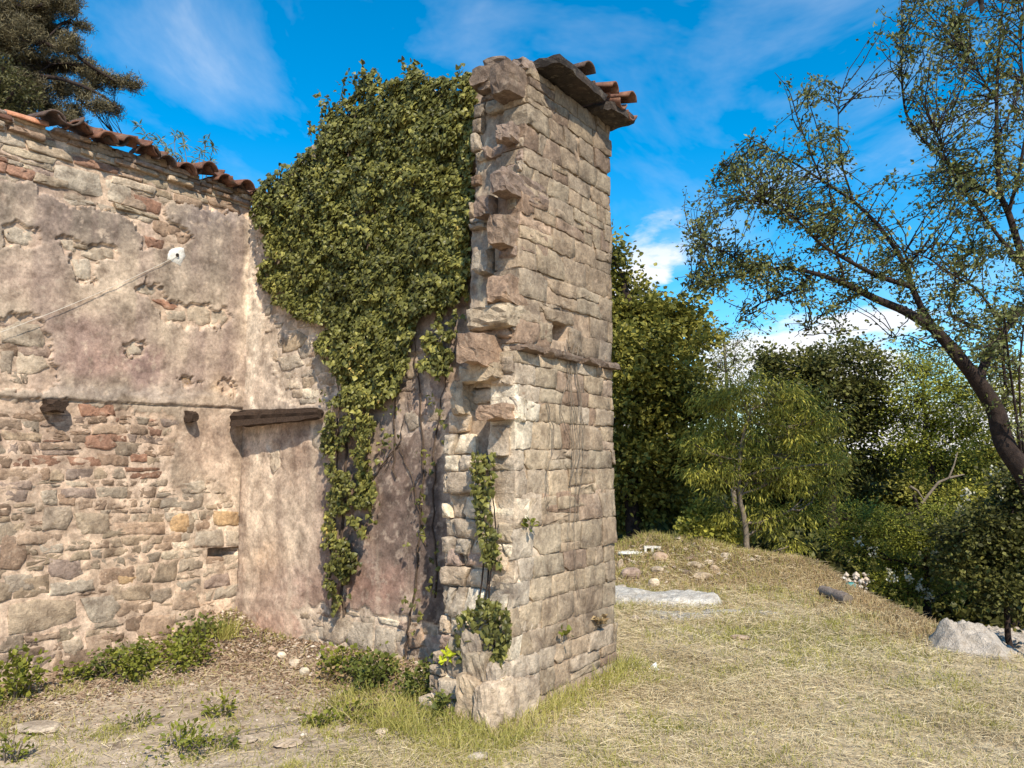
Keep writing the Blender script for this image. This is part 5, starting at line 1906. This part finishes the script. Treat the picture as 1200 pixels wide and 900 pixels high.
tree('locust_tree', 'locust tree with flat ferny sprays and cream flower clusters at the field edge', [(1086, 690), (1084, 640), (1078, 600), (1070, 580)], 12.8, .07,
     [(1000, 600, 20), (1032, 612, 28), (1068, 632, 28), (1098, 622, 20), (1010, 640, 26), (1050, 658, 28), (1090, 668, 26), (1115, 690, 18), (985, 625, 20), (1065, 690, 22), (1035, 685, 16), (1120, 650, 18), (965, 600, 14), (1100, 600, 16)],
     26000, .042, M_LOCUST, 'oval', spread=.15, per=46, squash=.6, flat=.3, seed=5)
tree('acacia_tree', 'light airy tree with the bright sky showing through, behind the locust', [(1100, 640), (1098, 580), (1085, 520), (1082, 450)], 17.5, .11,
     [(1062, 425, 18), (1085, 432, 24), (1075, 465, 28), (1110, 450, 26), (1140, 462, 24), (1095, 495, 30), (1135, 500, 28), (1062, 520, 24), (1102, 540, 30), (1145, 545, 28), (1055, 490, 18)],
     23000, .07, M_LOCUST, 'oval', spread=.26, per=26, seed=6)
tree('acacia_tree', 'yellowish airy tree behind the leaning trunk at the right edge', [(1185, 660), (1180, 590), (1172, 520), (1176, 460)], 16.0, .10,
     [(1165, 420, 20), (1190, 440, 24), (1215, 470, 30), (1175, 475, 24), (1160, 530, 26), (1195, 520, 30), (1185, 570, 32), (1150, 590, 28), (1210, 590, 30), (1120, 585, 22)],
     15000, .07, M_PEACH, 'oval', spread=.24, per=26, seed=7)
tree('hazel_bush', 'dark dense bush at the right edge behind the sand heap', [(1180, 720), (1176, 680), (1172, 640)], 11.5, .05,
     [(1150, 655, 22), (1190, 640, 28), (1215, 660, 30), (1170, 690, 20), (1205, 700, 24), (1128, 625, 14), (1180, 598, 20), (1230, 600, 30), (1155, 610, 16), (1120, 660, 14), (1195, 570, 18)], 22000, .06, M_DARKL, 'broad', cat='bush', spread=.16, per=30, seed=8)
tree('elder_bush', 'bright green bush on the mound left of the young peach tree', [(822, 645), (818, 625), (820, 600)], 12.4, .03,
     [(815, 625, 18), (835, 622, 18), (800, 635, 12), (850, 632, 14), (825, 600, 14)], 3000, .07, M_PEACH, 'broad', cat='bush', spread=.12, per=22, seed=9)
# the wood beyond
GW = 'trees of the wood beyond the field'
for i, (x, top, r, Yd, w, mt, lab) in enumerate((
        (690, 470, 60, 21, 70, M_DARKL, 'dark tree of the far wood hidden in part by the pillar'),
        (790, 500, 60, 22, 80, M_DARKL, 'dark tree of the far wood behind the dense broadleaf tree'),
        (880, 500, 55, 20, 75, M_MAPLE, 'mid green tree of the far wood behind the young peach tree'),
        (955, 520, 55, 21, 75, M_DARKL, 'shady tree of the far wood right of the peach tree'),
        (1040, 505, 50, 22, 75, M_MAPLE, 'dark tree of the far wood behind the flowering locust'),
        (1120, 525, 50, 21, 75, M_MAPLE, 'green tree of the far wood left of the leaning trunk'),
        (1200, 500, 60, 22, 85, M_DARKL, 'dark tree of the far wood behind the leaning trunk'),
        (1300, 470, 80, 20, 110, M_DARKL, 'dark tree of the far wood just past the right edge'))):
    R = random.Random(i + 50)
    bl_ = [(x + R.uniform(-w, w) * .55, top + r * .5 + R.uniform(0, 1) * 120, R.uniform(24, 38)) for _ in range(13)]
    tree('woodland_tree', lab, [(x, 690), (x + 4, 620), (x - 3, top + 60), (x, top + 20)], Yd, .14, bl_, 15000, .11, mt, 'broad', group=GW, spread=.26, per=90, seed=20 + i)
n = 70000
yy = rng.uniform(15.5, 27, n)
xx = rng.uniform(0.05, .78, n) * yy
P = np.stack([xx, yy, ground_z(xx, yy) + (1.9 + .16 * np.maximum(yy - 17, 0)) * rng.random(n) ** .8 * (.5 + fbm(xx * .7, yy * .7, 505))], -1)
V, F = leaf_cloud(P, rnd_unit(n), rng.normal(size=(n, 3)) + (0, -.4, 1), rng.uniform(.09, .2, n), 'broad')
tag(mesh_obj('undergrowth', V, F, M_DARKL, smooth=False), 'dark undergrowth filling the shade below the trees', kind='stuff')

n = 42000
yy = rng.uniform(30, 48, n)
xx = rng.uniform(0.0, .85, n) * yy
P = np.stack([xx, yy, ground_z(xx, yy) + 3.6 * rng.random(n) ** .7 * (.5 + fbm(xx * .3, yy * .3, 515))], -1)
V, F = leaf_cloud(P, rnd_unit(n), rng.normal(size=(n, 3)) + (0, -.4, 1), rng.uniform(.22, .42, n), 'broad')
tag(mesh_obj('distant_woods', V, F, M_DARKL, smooth=False), 'distant woods closing the view below the trees', kind='stuff')

# cream flower clusters of the locust
fl = MB()
FPX = [(1130, 597), (1126, 592), (1121, 628), (1134, 632), (1137, 628), (1106, 622), (1108, 632), (1096, 641), (1101, 645), (1112, 648), (1118, 655), (1123, 658), (1045, 668), (1042, 664), (1065, 672), (1063, 666),
       (1016, 672), (1078, 680), (1084, 688), (1090, 691), (1132, 570), (1133, 576), (1180, 565), (1175, 575), (1184, 558), (1165, 545), (1172, 580), (1190, 578), (1006, 628), (1022, 640)]
for x, y in FPX:
    p = at_depth(x, y, 12.2 + random.uniform(-.3, .3))
    m = 22
    P = p + rng.normal(size=(m, 3)) * (.035, .035, .0) - np.array((0, 0, 1)) * rng.random((m, 1)) * .16
    V, F = leaf_cloud(P, rnd_unit(m) - (0, 0, .6), rnd_unit(m), rng.uniform(.03, .05, m), 'broad')
    fl.add(V, F)
lt = [o for o in bpy.data.objects if o.name.startswith('locust_tree')][0]
fl.build('blossom', M_FLOWER, lt, smooth=False, kind='stuff')
# pale dead boughs in the acacia
for pth in (((1080, 590), (1100, 565), (1112, 560), (1118, 545), (1122, 530)), ((1112, 560), (1130, 556)), ((1066, 570), (1075, 575), (1085, 590)), ((1096, 610), (1108, 590))):
    mb = MB()
    mb.tube([at_depth(x, y, 13.2) for x, y in pth], np.linspace(.026, .010, len(pth)), 6)
    mb.build('dead_bough', M_BARKL, lt)

# ------------------------------------------------------------------ old plum tree at the right: traced limbs
YT = 9.8
QS = YT / 6.6
plum = None
LIMBS = [
    ([(1262, 700), (1235, 620), (1204, 560), (1175, 518), (1168, 481), (1144, 444), (1116, 409), (1095, 385), (1060, 364), (1025, 350), (990, 332), (955, 320), (920, 313), (885, 318), (845, 326), (812, 334)], .135, .006, 0.0, 'trunk'),
    ([(1147, 446), (1152, 430), (1168, 400), (1190, 370), (1215, 350)], .055, .03, .2, 0),
    ([(1095, 385), (1081, 364), (1067, 332), (1064, 318), (1050, 292), (1029, 263), (1000, 235), (972, 217), (936, 194), (905, 176), (880, 163)], .040, .005, .3, 0),
    ([(1068, 336), (1032, 325), (1004, 311), (962, 287), (933, 256), (905, 240), (870, 232)], .030, .005, -.2, 0),
    ([(1230, 420), (1212, 350), (1200, 309), (1182, 249), (1171, 228), (1168, 170), (1168, 107), (1171, 53), (1176, -10)], .050, .008, .1, 0),
    ([(1172, 230), (1150, 222), (1136, 210), (1107, 188), (1082, 164), (1061, 135), (1056, 90), (1058, 40), (1056, -8)], .030, .005, .4, 0),
    ([(1205, 320), (1180, 290), (1150, 250), (1120, 210), (1108, 185), (1095, 150)], .024, .006, -.3, 0),
    ([(1148, 385), (1110, 370), (1120, 330), (1118, 312), (1130, 300), (1150, 290)], .018, .006, .3, 0),
    ([(1178, 450), (1172, 380), (1148, 340), (1110, 318), (1085, 300), (1060, 296)], .018, .005, -.4, 0),
    ([(990, 332), (985, 310), (975, 285), (982, 262), (975, 240), (965, 180), (955, 140), (940, 100)], .016, .004, .2, 0),
    ([(965, 215), (950, 180), (935, 140), (925, 105), (908, 85)], .012, .003, .1, 0),
    ([(1000, 235), (985, 190), (982, 150), (983, 110)], .012, .003, -.1, 0),
    ([(955, 320), (925, 345), (890, 355), (868, 372), (862, 380)], .012, .003, .1, 0),
    ([(1010, 343), (985, 355), (960, 372), (940, 392)], .012, .003, -.1, 0),
    ([(885, 318), (860, 300), (835, 290), (812, 275)], .014, .003, .2, 0),
    ([(925, 252), (890, 215), (860, 200), (845, 185)], .012, .003, .1, 0),
    ([(1200, 560), (1190, 480), (1182, 420), (1176, 360)], .016, .008, -.4, 0),
    ([(1210, 600), (1196, 500), (1194, 430), (1200, 380)], .014, .008, -.3, 0),
    ([(1182, 249), (1195, 200), (1205, 140), (1195, 60), (1200, 0)], .022, .006, -.2, 0),
    ([(1168, 120), (1150, 90), (1130, 60), (1120, 30)], .014, .004, .2, 0),
    ([(1170, 160), (1190, 120), (1200, 90)], .014, .004, .1, 0),
    ([(1116, 409), (1090, 405), (1065, 392), (1040, 396)], .012, .003, .3, 0),
]
node_P = []
tr = MB()
first = None
limb_objs = []
for path, r0_, r1_, dy_, fl_ in LIMBS:
    n = len(path)
    tt = np.linspace(0, n - 1, 5 * (n - 1) + 1)
    # smooth through the traced points
    xs = np.interp(tt, np.arange(n), [p[0] for p in path])
    ys = np.interp(tt, np.arange(n), [p[1] for p in path])
    for _ in range(2):
        xs[1:-1] = (xs[:-2] + 2 * xs[1:-1] + xs[2:]) / 4
        ys[1:-1] = (ys[:-2] + 2 * ys[1:-1] + ys[2:]) / 4
    dep = YT + dy_ * np.linspace(0, 1, len(xs)) * 2.2 + .03 * rng.normal(size=len(xs)).cumsum() * .6
    P = np.array([at_depth(x, y, d) for x, y, d in zip(xs, ys, dep)])
    r0_, r1_ = r0_ * QS * .80, r1_ * QS * .8
    rad = r1_ + (r0_ - r1_) * (1 - np.linspace(0, 1, len(P))) ** (1.5 if fl_ == 'trunk' else 1.0)
    if fl_ == 'trunk':
        gz = P[0].copy()
        gz[2] = float(ground_z(gz[0], gz[1])) - .1
        P = np.vstack([gz, (gz + P[0]) / 2, P])
        rad = np.concatenate([[.24, .21], rad])
        plum = empty('plum_tree', tuple(gz), 'old plum tree leaning in from the right edge with dark limbs and sparse small leaves', 'tree')
        mbt = MB()
        mbt.tube(P, rad * (1 + .12 * (vn(np.arange(len(P)) * .35, 0, 9) - .5)), 14)
        mbt.build('trunk', M_BARK, plum)
    else:
        mbl = MB()
        mbl.tube(P, rad, 7)
        mbl.build('limb', M_BARK, plum)
    sel = rad < .10
    node_P.append(P[sel])
nodes = np.concatenate(node_P)
CROWN = [([(800, 345), (798, 268), (822, 240), (848, 192), (880, 165), (905, 155), (935, 200), (960, 225), (1000, 250), (1030, 280), (1040, 330), (1000, 345), (960, 365), (900, 340), (850, 345)], 1.0),
         ([(1030, 40), (1050, 5), (1100, -20), (1210, -20), (1215, 330), (1150, 330), (1100, 290), (1085, 180), (1035, 110)], .68),
         ([(915, 95), (945, 90), (985, 110), (995, 170), (1010, 220), (975, 230), (945, 180)], .55),
         ([(1000, 220), (1085, 200), (1110, 300), (1120, 340), (1040, 330), (1010, 270)], .50), ([(1040, 340), (1210, 330), (1215, 470), (1180, 460), (1130, 410), (1080, 380)], .8),
         ([(880, 340), (1010, 345), (1040, 400), (1000, 400), (930, 395), (870, 385)], .22), ([(1030, 395), (1110, 400), (1150, 450), (1100, 440)], .3),
         ([(1150, 450), (1215, 450), (1215, 600), (1190, 560)], .4)]
LP, LT, LN, LS = [], [], [], []
tw = MB()
for poly, w in CROWN:
    xs, ys = [p[0] for p in poly], [p[1] for p in poly]
    ar = abs(sum(poly[i][0] * poly[(i + 1) % len(poly)][1] - poly[(i + 1) % len(poly)][0] * poly[i][1] for i in range(len(poly)))) / 2
    k = int(ar * w * .017)
    c = 0
    while c < k:
        x, y = random.uniform(min(xs), max(xs)), random.uniform(min(ys), max(ys))
        if not inpoly(x + random.gauss(0, 7), y + random.gauss(0, 7), poly):
            continue
        if float(fbm(x / 26, y / 26, 611, 2)) < .40 and random.random() < .75:
            c += .3
            continue
        q = at_depth(x, y, YT + random.gauss(.1, .6))
        d = np.linalg.norm(nodes - q, axis=1) + np.maximum(nodes[:, 2] - q[2], 0) * .4
        j = int(random.choice(list(np.argsort(d)[:5])))
        if d[j] > 1.25:
            c += .5
            continue
        pts = bez(nodes[j], q, .04, 6, .12)
        # and a little past the end
        end = norm((pts[-1] - pts[-2])[None])[0]
        pts = np.vstack([pts, pts[-1] + end * random.uniform(.05, .2)])
        tw.tube(pts, np.linspace(.0095, .003, len(pts)), 3)
        m = random.randint(16, 30)
        t = rng.random(m) ** .7 * (len(pts) - 1)
        L = np.stack([np.interp(t, np.arange(len(pts)), pts[:, i]) for i in range(3)], -1) + rng.normal(size=(m, 3)) * .040
        LP.append(L)
        LT.append(rnd_unit(m) * .9 + end * .5 + (0, 0, .1))
        LN.append(rng.normal(size=(m, 3)) * .8 + (0, 0, .8))
        LS.append(.034 + .05 * rng.random(m) ** 1.5)
        c += 1
tw.build('twigs', M_BARK, plum, kind='stuff')
V, F = leaf_cloud(np.concatenate(LP), np.concatenate(LT), np.concatenate(LN), np.concatenate(LS), 'oval')
print('plum leaves', len(F) // 2)
mesh_obj('crown', V, F, M_OLIVE, plum, smooth=False, kind='stuff')

# ------------------------------------------------------------------ pine behind the left wall
pine = empty('pine_tree', tuple(at_depth(-60, 520, 13.0) * (1, 1, 0)), 'dark pine spreading its needle tufts above the tiled top of the left wall', 'tree')
BR = [([(-60, 520), (-52, 300), (-45, 100), (-40, -60)], .18), ([(-46, 130), (0, 95), (40, 88), (70, 92), (95, 100), (120, 112), (140, 128)], .05), ([(-44, 70), (10, 45), (50, 50), (85, 62), (110, 80), (135, 95), (162, 98)], .05),
      ([(-42, 20), (0, 5), (40, 8), (80, 0), (94, -4)], .04), ([(-46, 160), (0, 130), (40, 132), (75, 140), (105, 160)], .035), ([(50, 50), (70, 30), (88, 20)], .02), ([(40, 88), (60, 75), (80, 74)], .02), ([(70, 92), (85, 110), (100, 125)], .018),
      ([(75, 140), (110, 150), (140, 158), (155, 162)], .02)]
mbt, mbb = MB(), MB()
nodes = []
for i, (pth, r) in enumerate(BR):
    n = len(pth)
    tt = np.linspace(0, n - 1, 4 * (n - 1) + 1)
    P = np.array([at_depth(np.interp(t, np.arange(n), [p[0] for p in pth]), np.interp(t, np.arange(n), [p[1] for p in pth]), 13 + .25 * math.sin(t + i)) for t in tt])
    if i == 0:
        P[0, 2] = -.1
    (mbt if i == 0 else mbb).tube(P, np.linspace(r, r * .35, len(P)), 7)
    if i:
        nodes.append(P)
nodes = np.concatenate(nodes)
mbt.build('trunk', M_BARK, pine)
mbb.build('boughs', M_BARK, pine)
PB = [(5, 15, 36), (45, 12, 30), (75, 5, 20), (20, 45, 34), (55, 42, 24), (82, 52, 16), (5, 80, 34), (45, 78, 22), (75, 78, 18), (102, 82, 17), (112, 95, 14), (130, 96, 13), (152, 98, 11), (30, 105, 26), (70, 104, 16), (98, 108, 12),
      (112, 122, 12), (132, 128, 10), (55, 128, 18), (85, 130, 12), (10, 125, 26), (30, 140, 14), (-30, 40, 40), (-30, 100, 40), (95, 32, 8), (90, 150, 10), (75, 140, 10)]
TP = []
tw = MB()
for x, y, r in PB:
    c = at_depth(x, y, 13 + random.uniform(-.6, .6))
    R_ = r / 900 * 13
    for _ in range(int(r * r * .11) + 4):
        q = c + rnd_unit(1)[0] * R_ * random.random() ** .45 * np.array((1, 1, .75))
        d = np.linalg.norm(nodes - q, axis=1)
        j = int(np.argmin(d))
        tw.tube(bez(nodes[j], q, -.05, 5, .08), np.linspace(.008, .004, 5), 3)
        TP.append(q)
        TP += [q + rnd_unit(1)[0] * .13 * (1, 1, .5) for _ in range(2)]
tw.build('twigs', M_BARK, pine, kind='stuff')
TP = np.array(TP)
m = 24
P = np.repeat(TP, m, 0) + rng.normal(size=(len(TP) * m, 3)) * .035
dirs = rnd_unit(len(P)) + (0, 0, .35)
V, F = leaf_cloud(P, dirs, rnd_unit(len(P)), rng.uniform(.05, .095, len(P)), 'blade', W=.011)
mesh_obj('needles', V, F, M_PINE, pine, smooth=False, kind='stuff')
# bushy evergreen beside it
tree('cypress_tree', 'greener bushy evergreen at the left edge in front of the pine', [(-10, 520), (-8, 300), (-5, 130)], 11.8, .10,
     [(5, 80, 14), (-8, 100, 26), (22, 98, 14), (12, 120, 22), (36, 118, 10), (-20, 130, 30), (30, 134, 12)], 5200, .06, leaf_mat('evergreen_leaf', [(0, (.03, .032, .010)), (.5, (.09, .085, .028)), (1, (.19, .165, .06))]), 'oval', spread=.08, per=30, seed=30)

# whorled shoots above the roof tiles
sp = empty('sapling', tuple(at_depth(228, 520, 9.2) * (1, 1, 0)), 'slender sapling with whorls of narrow leaves showing above the roof tiles', 'sapling')
mb = MB()
LP, LT = [], []
root = at_depth(228, 260, 9.2)
base = root.copy()
base[2] = 0
mb.tube([base, root], [.02, .012], 6)
for x, y in ((163, 147), (172, 158), (214, 160), (216, 170), (203, 180), (187, 165), (195, 172), (235, 178), (250, 172), (228, 188), (246, 190), (205, 158), (178, 172), (212, 184), (240, 165)):
    q = at_depth(x, y, 9.2 + random.uniform(-.2, .2))
    mb.tube(bez(root, q, .05, 7, .04), np.linspace(.006, .003, 7), 4)
    for _ in range(15):
        LP.append(q + rng.normal(size=3) * .012)
        LT.append(rnd_unit(1)[0] * (1, 1, .7))
mb.build('stem', M_BARKL, sp)
V, F = leaf_cloud(np.array(LP), np.array(LT), rng.normal(size=(len(LP), 3)) * .5 + (0, 0, 1), rng.uniform(.07, .13, len(LP)), 'lance', W=.10)
mesh_obj('foliage', V, F, M_WILLOW, sp, smooth=False, kind='stuff')

# ------------------------------------------------------------------ white rubble and red earth below the bank
RB = 'white rubble beyond the field edge'
hw = empty('rubble_pile', tuple(gpt(1000, 700)), 'pile of white rubble with a teal canister below the bank', 'rubble pile')
R = np.random.default_rng(77)
for i in range(48):
    x, y = R.uniform(986, 1016), R.uniform(672, 702)
    p = at_depth(x, y, 10.6 + R.uniform(-.15, .2))
    s_ = R.uniform(.02, .05)
    V = OCT * s_ * R.uniform(.7, 1.3, (10, 3)) + p
    mesh_obj('rubble_piece', V, OCF, M_CHIP if i % 3 else M_WHITE, hw, smooth=False)
mb = MB()
p = at_depth(997, 693, 10.35)
mb.tube([p, p + (0, 0, .03), p + (0, 0, .10), p + (0, 0, .12)], [.05, .065, .065, .03], 12)
mb.build('canister', M_TEAL, hw)
lump('earth_heap', 'reddish bare earth seen in a gap under the trees at right', 'earth', [(1118, 724), (1124, 703), (1148, 703), (1154, 724)], .10, M_PINK, seed=9)

# ------------------------------------------------------------------ bird at the top edge
bc = at_depth(1149, -3, 7.2)
bd = empty('bird', tuple(bc), 'dark bird with forked outline crossing the top edge of the sky above the plum tree', 'bird')
k = 9.0 / 900
mb = MB()
tb = np.array([(0, 0, .16), (0, 0, .10), (0, 0, .03), (0, 0, -.05), (0, 0, -.10)])
mb.tube(bc + tb[:, [0, 1, 2]] * 1.0, [.006, .026, .034, .024, .006], 10)
mb.build('body', M_BIRD, bd)


def fin(name, pts, th=.006):
    P = np.array([bc + np.array((x, 0, z)) for x, z in pts])
    n = len(P)
    f = P + (0, -th, 0)
    b_ = P + (0, th, 0)
    c_ = P.mean(0)
    V = np.vstack([f, b_, (c_ + (0, -th * 2, 0))[None], (c_ + (0, th * 2, 0))[None]])
    i = np.arange(n)
    j = (i + 1) % n
    mesh_obj(name, V, [np.stack([i, j, np.full(n, 2 * n)], -1), np.stack([j + n, i + n, np.full(n, 2 * n + 1)], -1), np.stack([j, i, i + n, j + n], -1)], M_BIRD, bd, smooth=False)


fin('wing', [(-.02, .06), (-.10, .00), (-.17, -.10), (-.16, -.115), (-.09, -.075), (-.02, -.03)])
fin('wing', [(.02, .06), (.06, .10), (.14, .14), (.20, .20), (.12, .08), (.03, -.01)])
fin('tail', [(-.018, -.06), (.018, -.06), (.035, -.12), (.008, -.165), (-.004, -.155), (-.012, -.17)])
